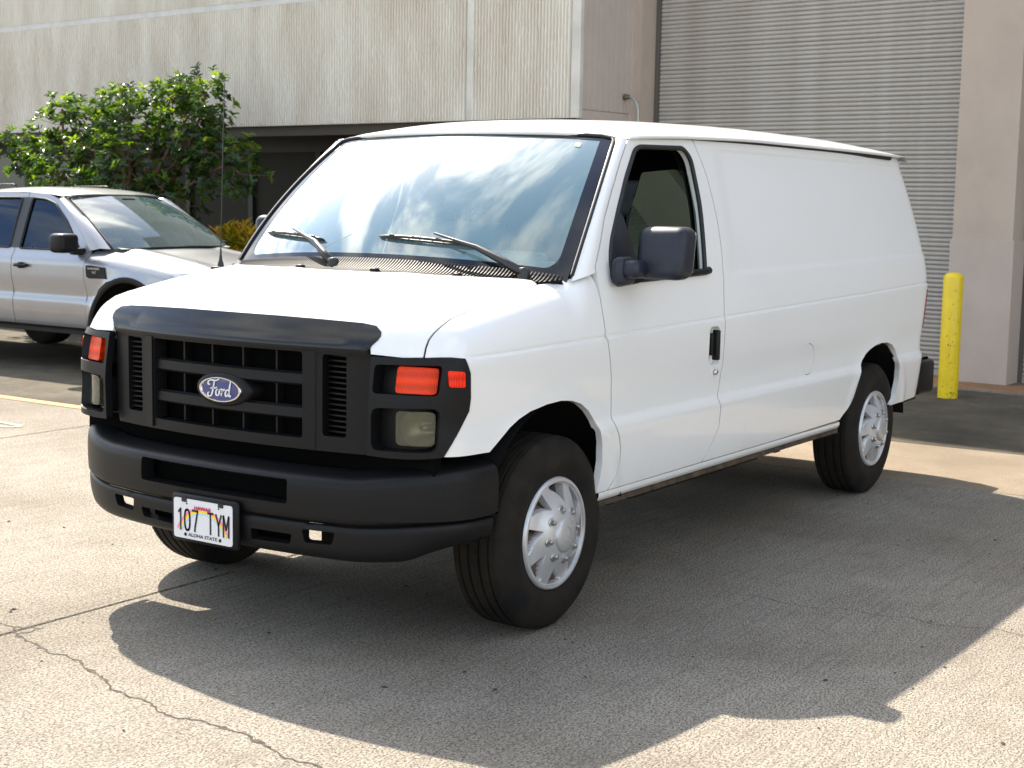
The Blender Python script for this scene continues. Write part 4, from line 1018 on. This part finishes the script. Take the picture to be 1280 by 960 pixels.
# rear bumper end and corner
rb = MB(); rows = []
for k in np.linspace(0, 1, 40):
    y = -.93+1.86*k; x = 4.60-.12*abs(y/.93)**5; rows.append([(x-.14, y, .735), (x-.02, y, .735), (x, y, .715), (x+.002, y, .55), (x-.03, y, .50), (x-.14, y, .50)])
rb.grid(rows)
for s in (-1, 1): rb.rbox((4.215, s*.925-.045, .505), (4.50, s*.925+.040, .72), .03, 3)
autosmooth(rb.build('rear_bumper', black_plastic, van), 40)

# --- licence plate
plx = -.934; PZ = .457
fr = MB(); fr.rbox((plx+.006, -.172, PZ-.092), (plx+.03, .172, PZ+.092), .012); pf = fr.build('plate_frame', black_plastic, van)
def plate_pt(h, v, d=0): return (plx-d, -h, PZ+v)
rr = rpoly([(-.1525, -.076), (.1525, -.076), (.1525, .076), (-.1525, .076)], .012)
pl = MB().prism([tuple(p) for p in rr], lambda p: plate_pt(p[0], p[1], 0), lambda p: plate_pt(p[0], p[1], -.003)).build('license_plate', mat('plate_white', (.72, .72, .74), .35), pf)
def arc_band(r0, r1, m, nm):
    # shallow rainbow, centre well below the plate
    mb = MB(); L = []
    for a in np.linspace(-1, 1, 41):
        h = .136*math.sin(a*1.05)/math.sin(1.05); base = .052-.090*(1-math.cos(a*1.22))/(1-math.cos(1.22))
        nx_, ny_ = math.sin(a*1.0), math.cos(a*1.0)
        L.append([plate_pt(h+nx_*r0*.9-0*r0, base+ny_*r0, .0006), plate_pt(h+nx_*r1*.9, base+ny_*r1, .0006)])
    mb.grid(L, smooth=False); mb.build(nm, m, pl)
arc_band(-.0005, -.011, mat('rainbow_pink', (.90, .25, .38), .5), 'rainbow_pink'); arc_band(-.011, -.021, mat('rainbow_yellow', (.92, .66, .01), .5), 'rainbow_yellow'); arc_band(-.021, -.029, mat('rainbow_blue', (.45, .66, .85), .5), 'rainbow_blue')
ink = mat('plate_ink', (.012, .012, .016), .5); ink2 = mat('plate_red_ink', (.45, .01, .10), .5)
def ptext(t, w, h, hc, vc, m, nm, bold=0.0, d=.0012):
    a, fs = text_geo(t); a = a.copy(); a[:, 0] *= w/np.ptp(a[:, 0]); a[:, 1] *= h/np.ptp(a[:, 1])
    mb = MB()
    for q, (dx, dy) in enumerate(((0, 0),) if not bold else ((-bold, 0), (bold, 0), (0, bold), (0, -bold))): mb.add([plate_pt(hc+p[0]+dx, vc+p[1]+dy, d+q*.00015) for p in a], fs)
    mb.build(nm, m, pl)
def glyph(strokes, x, w, h, vc, mb, t=.0042):
    for s in strokes:
        P = [Vector(plate_pt(x+px*w, vc+(py-.5)*h, .0014)) for px, py in s]
        for a, b in zip(P[:-1], P[1:]):
            dr = (b-a).normalized(); nn_ = Vector((0, -dr.z, dr.y))*t; e = dr*t*.6
            mb.add([a-e+nn_, b+e+nn_, b+e-nn_, a-e-nn_], [(0, 1, 2, 3)])
ov = [(.5+.5*math.cos(a)*(1), .5+.5*math.sin(a)) for a in np.linspace(0, 2*pi, 25)]
ov = [(.5+.5*np.sign(math.cos(a))*abs(math.cos(a))**.8, .5+.5*np.sign(math.sin(a))*abs(math.sin(a))**.75) for a in np.linspace(0, 2*pi, 29)]
gl_ = {'1': [[(.15, .84), (.55, 1), (.55, 0)]], '0': [ov], '7': [[(0, 1), (1, 1), (.75, .62), (.5, .25), (.42, 0)]], 'T': [[(0, 1), (1, 1)], [(.5, 1), (.5, 0)]], 'Y': [[(0, 1), (.5, .48), (1, 1)], [(.5, .48), (.5, 0)]], 'M': [[(0, 0), (0, 1), (.5, .35), (1, 1), (1, 0)]]}
for ch, x in zip('107TYM', (-.130, -.0935, -.052, .028, .070, .1085)):
    gm = MB(); glyph(gl_[ch], x, .027, .078, -.004, gm); gm.build('plate_character', ink, pl, fix=False)
ptext('HAWAII', .082, .013, .0, .0475, ink2, 'plate_state', .0007, .002)
ptext('ALOHA STATE', .150, .0125, .0, -.059, ink, 'plate_motto', .0004)
for h in (-.095, .095):
    MB().box(plate_pt(h-.012, .064, -.001), plate_pt(h+.012, .080, .004)).build('frame_tab', rubber, pl)
    MB().lathe([(0, -.004), (.006, -.003), (.007, .0)], 12, 'x', plate_pt(h*.95, -.060, 0)).build('plate_bolt', rubber, pl)
    MB().lathe([(0, -.0015), (.0035, -.001), (.004, .0)], 10, 'x', plate_pt(h*.87, .058, 0)).build('plate_hole', rubber, pl)
q = [(.108, .040), (.124, .040), (.124, .051), (.108, .051)]; mb = MB()
for a, b in zip(q, q[1:]+q[:1]): mb.add([plate_pt(a[0], a[1], .001), plate_pt(b[0], b[1], .001), plate_pt(b[0]*.985+.0018, b[1]*.97+.0014, .001), plate_pt(a[0]*.985+.0018, a[1]*.97+.0014, .001)], [(0, 1, 2, 3)])
mb.build('plate_sticker', mat('plate_grey', (.35, .35, .38), .6), pl, fix=False)

# --- mirrors
for s in (1,):
    mb = MB()
    def tp(v):      # housing narrows towards its top and its outer edge bows
        k = (v.z-1.36)/.215; return (v.x+.03*k, s*v.y*1.0+(0 if s > 0 else 0), v.z-.010*(abs(v.y)-1.09)/.22)
    mb.rbox((.480, -1.226, 1.358), (.615, -1.004, 1.572), .042, 4, warp=lambda v: (v.x+.03*(v.z-1.36)/.215, v.y*s, v.z))
    mh = mb.build('mirror', mirror_plastic, van)
    a = MB(); a.rbox((.405, -1.07, 1.362), (.54, -.975, 1.436), .028, 3, warp=lambda v: (v.x, v.y*s, v.z))
    a.rbox((.385, -1.01, 1.330), (.52, -.955, 1.448), .03, 3, warp=lambda v: (v.x, v.y*s, v.z)); a.build('mirror_arm', mirror_plastic, mh)
    poly = [(.545, 1.635), (.487, 1.559), (.451, 1.489), (.414, 1.409), (.409, 1.359), (.452, 1.324), (.634, 1.335), (.639, 1.399), (.602, 1.499), (.577, 1.61)]
    sp2 = panel(rpoly(poly, .015), [], c_lift(.010), .03, flange=.03); panel_obj('mirror_sail', sp2, mirror_plastic, mh, s < 0)
    MB().rbox((.607, -1.21, 1.385), (.622, -1.02, 1.55), .006, warp=lambda v: (v.x+.03*(v.z-1.36)/.215, v.y*s, v.z)).build('mirror_glass', chrome, mh)

mb = MB(); mb.rbox((.455, .990, 1.375), (.68, 1.078, 1.578), .038, 4); mh = mb.build('mirror', mirror_plastic, van, label='black passenger side mirror folded against the windshield pillar')
MB().rbox((.40, .955, 1.335), (.56, 1.03, 1.43), .025, 3).build('mirror_arm', mirror_plastic, mh)
panel_obj('mirror_sail', sp2, mirror_plastic, mh, True)
# --- wheels
tyre_m = mat('tyre_rubber', (.007, .007, .007), .8, spec=.2, noise=(7, .5, 6, (.022, .017, .012)), bump=(160, .12, .002))
silver = mat('wheel_silver', (.58, .58, .59), .30, .45, noise=(9, .12, 5)); lug_m = mat('lug_steel', (.45, .44, .42), .3, .9)
def tyre(mb, R=.383, w=.245, rr_=.205, seg=96):
    h = w/2; prof = [(rr_, -h+.028), (rr_+.012, -h+.012), (rr_+.03, -h+.004), (rr_+.075, -h-.006), (rr_+.105, -h-.004), (R-.045, -h+.006), (R-.022, -h+.016), (R-.010, -h+.026), (R-.004, -h+.038)]
    for g in (-.066, -.024, .024, .066):
        prof += [(R-.001*abs(g)/.066*2, g-.006), (R-.010, g-.004), (R-.010, g+.004), (R-.001*abs(g)/.066*2, g+.006)]
    prof += [(R-.004, h-.038), (R-.010, h-.026), (R-.022, h-.016), (R-.045, h-.006), (rr_+.075, h), (rr_, h-.03)]
    prof = [(r, o) for r, o in prof]; mb.lathe(prof, seg, 'y')
    n = 120                                   # shoulder blocks
    for k in range(n):
        for sg in (-1, 1):
            a = 2*pi*(k+.25*sg)/n; Rm = Matrix.Rotation(-a, 3, 'Y')
            mb.box((R-.016, sg*(h-.043)-.012, -.0065), (R-.0045, sg*(h-.043)+.012, .0065), Rm, (0, 0, 0))
def wheel_face(mb):
    nr, na = 56, 480; rs = np.linspace(.0, .222, nr); V = np.zeros((na+1, nr, 3))
    base = pchip([0, .06, .085, .105, .125, .15, .185, .196, .2, .206, .216, .222], [-.052, -.051, -.047, -.040, -.030, -.019, -.008, -.004, -.002, -.013, -.013, 0.0])
    for i in range(na+1):
        a = 2*pi*i/na; per = 2*pi/8; f = ((a/per)) % 1.0
        for j, r in enumerate(rs):
            t = (r-.124)/(.196-.124); d = float(base(r))
            if 0 < t < 1:
                wdt = .66*min(1, t*1.1+.04)      # slot widens outwards, one straight radial side
                g = f/max(wdt, 1e-3)
                if f < wdt:
                    e = min(1, f/.03)*min(1, (wdt-f)/.04)*min(1, t/.05)*min(1, (1-t)/.05)
                    d += e*(.060*(1-.80*g)+.004)
            V[i, j] = (r*math.cos(a), d, r*math.sin(a))
    mb.grid(V, smooth=True)
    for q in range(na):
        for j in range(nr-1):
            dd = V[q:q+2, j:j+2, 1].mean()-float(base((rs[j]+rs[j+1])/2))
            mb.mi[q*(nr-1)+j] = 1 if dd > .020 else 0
slot_m = mat('wheel_slot', (.16, .14, .125), .6, .2, noise=(14, .5, 5, (.10, .055, .03)))  # brake dust and rust, darkened further as painted shade deep in the slots
def make_wheel(name):
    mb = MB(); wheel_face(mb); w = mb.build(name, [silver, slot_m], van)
    autosmooth(w, 42)
    t = MB(); tyre(t); t2 = t.build('tyre', tyre_m, w); autosmooth(t2, 35); t2.location = (0, .115, 0)
    MB().lathe([(.0, .05), (.17, .05), (.20, .02), (.205, .03), (.205, .2), (0, .2)], 40, 'y').build('rim_barrel', dark_in, w)
    cp = MB(); cp.lathe([(0, -.068), (.040, -.0665), (.060, -.062), (.068, -.056), (.070, -.046)], 44, 'y')
    autosmooth(cp.build('center_cap', mat('cap_silver', (.50, .50, .50), .38, .5), w), 50)
    cl = MB()
    for g in (F_, o_, r_, d_):
        for s in g:
            P = chaikin([np.array(p, float) for p in s], 1, closed=False)
            cl.tube([(-(p[1]-.1)*.030, -.0680, p[0]*.034) for p in P], .0011, 4, caps=False)
    cl.build('cap_lettering', silver, w)
    lm = MB(); lm.lathe([(0, -.018), (.007, -.0175), (.0115, -.012), (.013, 0)], 6, 'y', smooth=False); lm.lathe([(.014, .001), (.018, -.002), (.020, .004)], 16, 'y')
    first = None
    for k in range(8):
        a = 2*pi*(k+.5)/8; o = lm.build('lug_nut', lug_m, w) if first is None else first.copy()
        if first is None: first = o
        else: COL.objects.link(o); o.parent = w
        o.location = (.098*math.cos(a), -.041, .098*math.sin(a))
    return w
def copy_tree(o, parent=None):
    c = o.copy(); COL.objects.link(c); c.parent = parent if parent else o.parent
    for ch in list(o.children): copy_tree(ch, c)
    return c
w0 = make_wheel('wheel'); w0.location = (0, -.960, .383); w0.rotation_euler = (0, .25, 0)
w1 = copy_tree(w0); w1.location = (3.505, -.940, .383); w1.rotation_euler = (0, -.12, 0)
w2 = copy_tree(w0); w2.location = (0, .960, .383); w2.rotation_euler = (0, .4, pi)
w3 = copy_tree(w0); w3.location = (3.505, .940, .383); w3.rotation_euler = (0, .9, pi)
# ================================================================== silver pickup
PK = empty('pickup_truck', (5.30, 6.42, 0), math.radians(90.6)); PK.scale = (.985, .985, .985)
tag(PK, 'silver double cab pickup truck with black mirrors and wheel flares parked beside the van', 'pickup truck')
silv = paint_mat('silver_paint', (.31, .32, .345), metal=.55, rough=.30, dirt=(.22, .19, .16), dirt_amt=.5)
pglass = glass('pickup_glass', (.30, .45, .44), 0, 1.5, boost=1.6, haze=.06); pside = glass('pickup_side_glass', (.05, .06, .07), 0, 1.5, boost=1.0, refl=(.6, .75, 1))
_pp = pchip([.3, .38, .44, .55, .66, .73, .80, .92, 1.02, 1.09, 1.13, 1.17, 1.40, 1.62, 1.72, 1.85], [.82, .86, .895, .915, .925, .905, .915, .932, .930, .912, .885, .872, .80, .725, .68, .55])
def WP(x, z):
    w = _pp(z); w = w-.10*sstep(-.35, -1.0, x)*sstep(-.3, -.9, x)
    ax, az, ra = 0, .40, .47
    return w+.028*np.exp(-((np.hypot(x-ax, z-az)-ra-.02)/.07)**2)*(z > .35)*(z < 1.1)
_ph = pchip([-1.0, -.85, -.6, -.3, 0, .35, .6], [.90, .985, 1.065, 1.115, 1.155, 1.20, 1.23])
def F_pf(P):
    x, y, z = P[:, 0], np.abs(P[:, 1]), P[:, 2]
    return smax(smax(y-WP(x, z), z-(_ph(x)-.05*(y/.8)**2+.018*np.exp(-((y-.55)/.10)**2)), .13), -.93+.22*(y/.9)**2.5+.05*sstep(.8, 1.0, z)-x, .12)
def ps_lift(off=0.0):
    return lambda P: cast(lambda Q: np.abs(Q[:, 1])-WP(Q[:, 0], Q[:, 2])-off, np.stack([P[:, 0], 0*P[:, 0], P[:, 1]], 1), np.repeat([[0, 1., 0]], len(P), 0), 1.4)
PC = np.array([.45, 0, .72])
def p_dom(p): d = np.asarray(p, float)-PC; return np.array([math.atan2(-d[1], -d[0]), math.atan2(d[2], math.hypot(d[0], d[1]))])
def p_lift(off=0.0):
    def f(P):
        az, el = P[:, 0], P[:, 1]; D = np.stack([-np.cos(az)*np.cos(el), -np.sin(az)*np.cos(el), np.sin(el)], 1)
        return cast(lambda Q: F_pf(Q)-off, np.repeat(PC[None], len(P), 0), D, 2.4)
    return f
def psd(x, z): return cast(F_pf, np.array([[x, 0., z]]), np.array([[0, -1., 0]]))[0]
def pfr(y, z): return cast(F_pf, np.array([[.2, y, z]]), np.array([[-1., 0, 0]]))[0]
def ptp(x, y): return cast(F_pf, np.array([[x, y, .8]]), np.array([[0, 0, 1.]]))[0]
# doors with window openings (drawn for one side, mirrored for the other)
def pdoor(nm, out, wi):
    D = panel(out, [wi], ps_lift(), .05, flange=.03, esp=.04); Gp = panel(wi, [], ps_lift(-.012), .08, flange=0, esp=.05)
    L = panel(out, [wi], ps_lift(-.06), .12, flange=0, esp=.1)
    for mir in (False, True):
        d = panel_obj(nm, D, silv, PK, mir, -1); panel_obj('door_window', Gp, pside, d, mir, -1); panel_obj('door_trim', L, dark_in, d, mir, -1)
        y = -1 if mir else 1; hx = max(p[0] for p in out)-.17
        hb = MB(); hb.rbox((hx-.09, y*.925 if y > 0 else -.975, .985), (hx+.09, .975 if y > 0 else -.925, 1.015), .012); hb.rbox((hx-.02, y*.925 if y > 0 else -.97, .97), (hx+.035, .97 if y > 0 else -.925, 1.03), .012)
        hb.build('door_handle', black_plastic, d)
        bl = MB(); q = [p for p in wi]; pts = ps_lift(.004)(densify(wi, .06))*[1, y, 1]; bl.tube([tuple(p) for p in pts]+[tuple(pts[0])], .010, 6, caps=False); bl.build('window_seal', rubber, d)
fd = [(.60, .43), (.575, .75), (.60, 1.0), (.56, 1.16), (.68, 1.27), (.95, 1.505), (1.16, 1.640), (1.34, 1.690), (1.625, 1.705), (1.640, 1.2), (1.63, .43)]
fw_ = rpoly([(.70, 1.165), (.98, 1.44), (1.20, 1.600), (1.36, 1.640), (1.555, 1.652), (1.575, 1.160)], .03)
rd = [(1.638, .43), (1.648, 1.2), (1.633, 1.705), (2.2, 1.70), (2.45, 1.66), (2.62, 1.45), (2.66, 1.16), (2.60, .95), (2.47, .80), (2.42, .60), (2.40, .43)]
rw_ = rpoly([(1.72, 1.165), (1.705, 1.652), (2.18, 1.645), (2.38, 1.60), (2.50, 1.40), (2.53, 1.165)], .03)
pdoor('front_door', fd, fw_); pdoor('rear_door', rd, rw_)
for s in (1, -1):      # black centre pillar cover
    a = ps_lift(.003)(np.array([(1.565, 1.165), (1.565, 1.40), (1.55, 1.655), (1.715, 1.655), (1.722, 1.40), (1.73, 1.165)]))*[1, s, 1]
    MB().add(a, [(0, 1, 4, 5), (1, 2, 3, 4)]).build('pillar_cover', mat('pillar_black', (.015, .015, .016), .4), PK)
# fender, hood
pa = [(.475, .42), (.500, .52), (.505, .60), (.47, .72), (.40, .81), (.28, .885), (.12, .925), (0, .930), (-.14, .915), (-.28, .865), (-.40, .78), (-.47, .66), (-.50, .55)]
fo_ = [psd(x, z) for x, z in pa]+[psd(-.62, .55), psd(-.70, .80)]+[(-.80, -.66, .885), (-.74, -.70, 1.005)]
hs_ = [(-.72, -.70, 1.01), (-.60, -.735, 1.03), (-.35, -.765, 1.075), (.0, -.775, 1.12), (.30, -.765, 1.16), (.40, -.76, 1.175)]
fo_ += hs_+[(.55, -.80, 1.17)]+[psd(x, z) for x, z in [(.555, 1.13), (.593, 1.0), (.570, .75), (.594, .42)]]
PF = panel([p_dom(p) for p in fo_], [], p_lift(), .045, flange=.03, esp=.035)
for mir in (False, True): panel_obj('front_fender', PF, silv, PK, mir)
hh_ = [(x, y+.006, z) for x, y, z in hs_]+[(.36+.0*y-.14*(1-(y/.76)**2), y, 1.21) for y in np.linspace(-.72, .72, 13)]+[(x, -y-.006, z) for x, y, z in hs_[::-1]]+[(-.80, .62, .99), (-.87, .4, .985), (-.90, 0, .985), (-.87, -.4, .985), (-.80, -.62, .99)]
panel_obj('hood', panel([p_dom(p) for p in hh_], [], p_lift(), .05, flange=.02, esp=.04), silv, PK)
for s in (1, -1):
    for ax in (0, 3.22):   # wheel flare trims
        rows = []
        for a in np.linspace(-.05, pi+.05, 30):
            c_, s_ = math.cos(a), math.sin(a); rows.append([(ax+c_*r, s*yy, .40+s_*r*1.02) for r, yy in ((.478, .90), (.480, .952), (.505, .962), (.532, .955), (.536, .93))])
        autosmooth(MB().grid(rows).build('wheel_flare', black_plastic, PK), 40)
        rows = [[(ax+.49*math.cos(a), s*yy, .40+.49*math.sin(a)) for yy in (.92, .60)]+[(ax, s*.58, .4)] for a in np.linspace(-.2, pi+.2, 20)]
        MB().grid(rows).build('wheel_housing', dark_in, PK)
    ht = panel([p_dom(p) for p in [pfr(-.60, .80), pfr(-.78, .82), psd(-.66, .86), (-.47, -.86, .985), psd(-.60, 1.0), pfr(-.70, .97), pfr(-.58, .93)]], [], p_lift(.012), .04, flange=.012)
    panel_obj('headlight', ht, mat('headlight_clear', (.55, .57, .6), .08, .3, coat=1.0), PK, s < 0)
    (MB().rbox((.60, .955, 1.145), (.80, 1.175, 1.325), .045, 3) if s > 0 else MB().rbox((.66, -1.07, 1.13), (.80, -.93, 1.235), .03, 3)).build('mirror', black_plastic, PK).data
    MB().rbox((.62, .86, 1.125), (.73, .99, 1.19), .02, 2, warp=lambda v: (v.x, s*v.y, v.z)).build('mirror_arm', black_plastic, PK)
    fb_ = panel([(.275, .915), (.30, 1.02), (.50, 1.035), (.555, 1.03), (.545, .925), (.50, .91)], [], ps_lift(.012), .05, flange=.012); panel_obj('fender_badge', fb_, black_plastic, PK, s < 0, -1)
    MB().box((.55, s*.80-.05, .36), (2.45, s*.80+.05, .42)).build('side_sill', black_plastic, PK)
tx, tf_ = text_geo('RANGER'); tm = MB(); tm.add([(.425-p[0]*.16/np.ptp(tx[:, 0]), .957, 1.005+p[1]*.018/np.ptp(tx[:, 1])) for p in tx], tf_); tx, tf_ = text_geo('XLT'); tm.add([(.42-p[0]*.055/np.ptp(tx[:, 0]), .957, .970+p[1]*.022/np.ptp(tx[:, 1])) for p in tx], tf_)
tm.build('badge_lettering', chrome, PK, fix=False)
# windshield, pillars, roof
def PG(u, t):
    b = np.array([.22+.16*u*u, .785*u, 1.205-.02*u*u]); q = np.array([1.08+.12*u*u, .595*u, 1.690-.035*u*u]); bl = 4*t*(1-t); return b*(1-t)+q*t+np.array([-.02, .012*u, .018])*bl
pw = MB().grid([[PG(u, t) for t in np.linspace(0, 1, 12)] for u in np.linspace(-.97, .97, 21)]).build('windshield', pglass, PK)
MB().tube([PG(-.98, t) for t in np.linspace(0, 1, 10)]+[PG(u, 1) for u in np.linspace(-.9, .9, 10)]+[PG(.98, t) for t in np.linspace(1, 0, 10)], .008, 6).build('windshield_seal', rubber, pw)
MB().grid([[PG(u, t)+np.array([-.01, 0, .012]) for t in (.02, .035)] for u in np.linspace(-.9, -.05, 6)]).build('wiper_blade', rubber, pw)
MB().rbox((.98, -.09, 1.56), (1.06, .09, 1.66), .02).build('mirror_housing', dark_in, pw)
for s in (1, -1):
    rows = []
    for t in np.linspace(0, 1, 14):
        g = PG(s, t); dz_ = 1.165+(1.645-1.165)*t; dx = .565+(1.17-.565)*t**.95; e = np.array([dx, s*float(WP(np.array(dx), np.array(dz_))), dz_]); m = g*.5+e*.5+np.array([-.012, s*.010, .014])
        rows.append([g+np.array([.02, -s*.02, -.01]), g, m, e, e+np.array([.0, -s*.03, -.01])])
    autosmooth(MB().grid(rows).build('a_pillar', silv, PK), 60)
rz = pchip([1.05, 1.2, 1.5, 1.9, 2.4, 2.75], [1.690, 1.718, 1.752, 1.765, 1.748, 1.69])
rows = []
for y in np.linspace(-1, 1, 21):
    xa = 1.075+.12*y*y; r = [(xa+.01, .62*y, float(rz(xa))-.04*y*y-.012)]
    for t in np.linspace(0, 1, 24):
        x = xa+(2.72-xa)*t; hw = float(np.interp(x, [1.08, 1.3, 1.7, 2.5, 2.75], [.62, .682, .698, .69, .66])); zz = float(rz(x)); ze = float(np.interp(x, [1.08, 1.3, 1.62, 2.2, 2.5, 2.75], [1.655, 1.688, 1.706, 1.700, 1.67, 1.60]))
        r.append((x, hw*y, ze+(zz-ze)*(1-abs(y)**3)))
    rows.append(r)
autosmooth(MB().grid(rows).build('roof', silv, PK), 50)
for s in (1, -1): MB().tube([(1.95, s*.60, 1.765), (2.0, s*.60, 1.778), (2.5, s*.60, 1.772), (2.58, s*.60, 1.75)], .009, 6).build('roof_rail', black_plastic, PK)
MB().tube([(1.85, -.05, 1.765), (1.99, -.05, 1.90)], [.005, .003], 5).build('roof_antenna', rubber, PK)
# body behind the cab, bed, bumpers, underside, cabin
pb_ = MB(); pb_.box((2.70, -.66, 1.15), (2.73, .66, 1.69)); pb_.build('cab_back', silv, PK)
bo_ = [(2.67, 1.16), (2.63, 1.45), (2.52, 1.60), (2.44, 1.665), (2.60, 1.66), (2.72, 1.60), (2.75, 1.17)]
QP = panel(bo_, [], ps_lift(), .06, flange=.02)
bd_o = [(2.41, .50), (2.43, .60), (2.48, .79), (2.61, .94), (2.67, 1.15), (4.42, 1.16), (4.46, .55), (3.80, .50), (3.78, .62), (3.70, .78), (3.56, .90), (3.36, .965), (3.08, .965), (2.88, .90), (2.74, .78), (2.66, .60), (2.65, .50)]
BP = panel(bd_o, [], ps_lift(), .07, flange=.04)
for mir in (False, True): panel_obj('cab_corner', QP, silv, PK, mir, -1); panel_obj('bed_side', BP, silv, PK, mir, -1)
bx_ = MB(); bx_.box((2.78, -.88, .70), (4.42, .88, .74)); bx_.box((4.40, -.88, .60), (4.46, .88, 1.16)); bx_.box((2.76, -.88, .70), (2.80, .88, 1.15))
for s in (-.87, .87): bx_.box((2.78, s-.03, .74), (4.42, s+.03, 1.17))
bx_.build('bed_tub', silv, PK)
fbm = MB(); fbm.rbox((-.96, -.80, .42), (-.70, .80, .80), .07, 3); fbm.build('front_bumper', silv, PK); MB().rbox((-.945, -.50, .80), (-.80, .50, .97), .03).build('grille', black_plastic, PK); MB().rbox((4.44, -.85, .45), (4.60, .85, .62), .04).build('rear_bumper', black_plastic, PK)
uu = MB(); uu.box((-.6, -.50, .42), (4.3, .50, .50)); uu.box((.55, -.86, .40), (2.45, .86, .46)); uu.tube([(3.22, -.7, .38), (3.22, .7, .38)], .06, 10); uu.box((-.4, -.35, .30), (.5, .35, .45)); uu.box((.52, -.84, .36), (.56, .84, .9)); uu.build('underbody', under_m, PK)
ci = MB(); ci.box((.35, -.74, .85), (.55, .74, 1.19)); ci.grid([[(.30+.3*t, y, 1.185+.03*math.sin(t*3)) for t in (0, .5, 1)] for y in np.linspace(-.72, .72, 8)]); ci.build('dashboard', mat('pickup_dash', (.10, .12, .11), .6), PK)
for yy in (-.38, .38):
    st_ = MB(); st_.rbox((1.35, yy-.23, .95), (1.46, yy+.23, 1.42), .05); st_.rbox((1.40, yy-.12, 1.44), (1.48, yy+.12, 1.60), .04); st_.rbox((1.0, yy-.23, .80), (1.45, yy+.23, .93), .04); st_.build('seat', dark_in, PK)
st_ = MB(); st_.rbox((2.25, -.62, .95), (2.38, .62, 1.50), .05); st_.build('rear_seat', dark_in, PK)
tp_ = MB(); tyre(tp_, .388, .26, .22, 48); first = None
wf_ = MB(); wf_.lathe([(0, -.01), (.05, -.012), (.07, .0), (.19, .0), (.215, -.02), (.225, -.02), (.228, .05)], 30, 'y'); 
for ax in (0, 3.22):
    for s in (1, -1):
        sp5 = MB(); sp5.add(wf_.v, wf_.f, True)
        w = sp5.build('wheel', mat('alloy', (.5, .5, .5), .3, .8) if first is None else first.data.materials[0], PK); autosmooth(w, 40); w.location = (ax, s*.915, .388); w.rotation_euler = (0, 0, 0 if s < 0 else pi)
        t_ = MB(); t_.v, t_.f, t_.mi, t_.sm = tp_.v, tp_.f, tp_.mi, tp_.sm; q = t_.build('tyre', tyre_m, w) if first is None else first.children[0].copy()
        if first is None: first = w; q.location = (0, .125, 0)
        else: COL.objects.link(q); q.parent = w
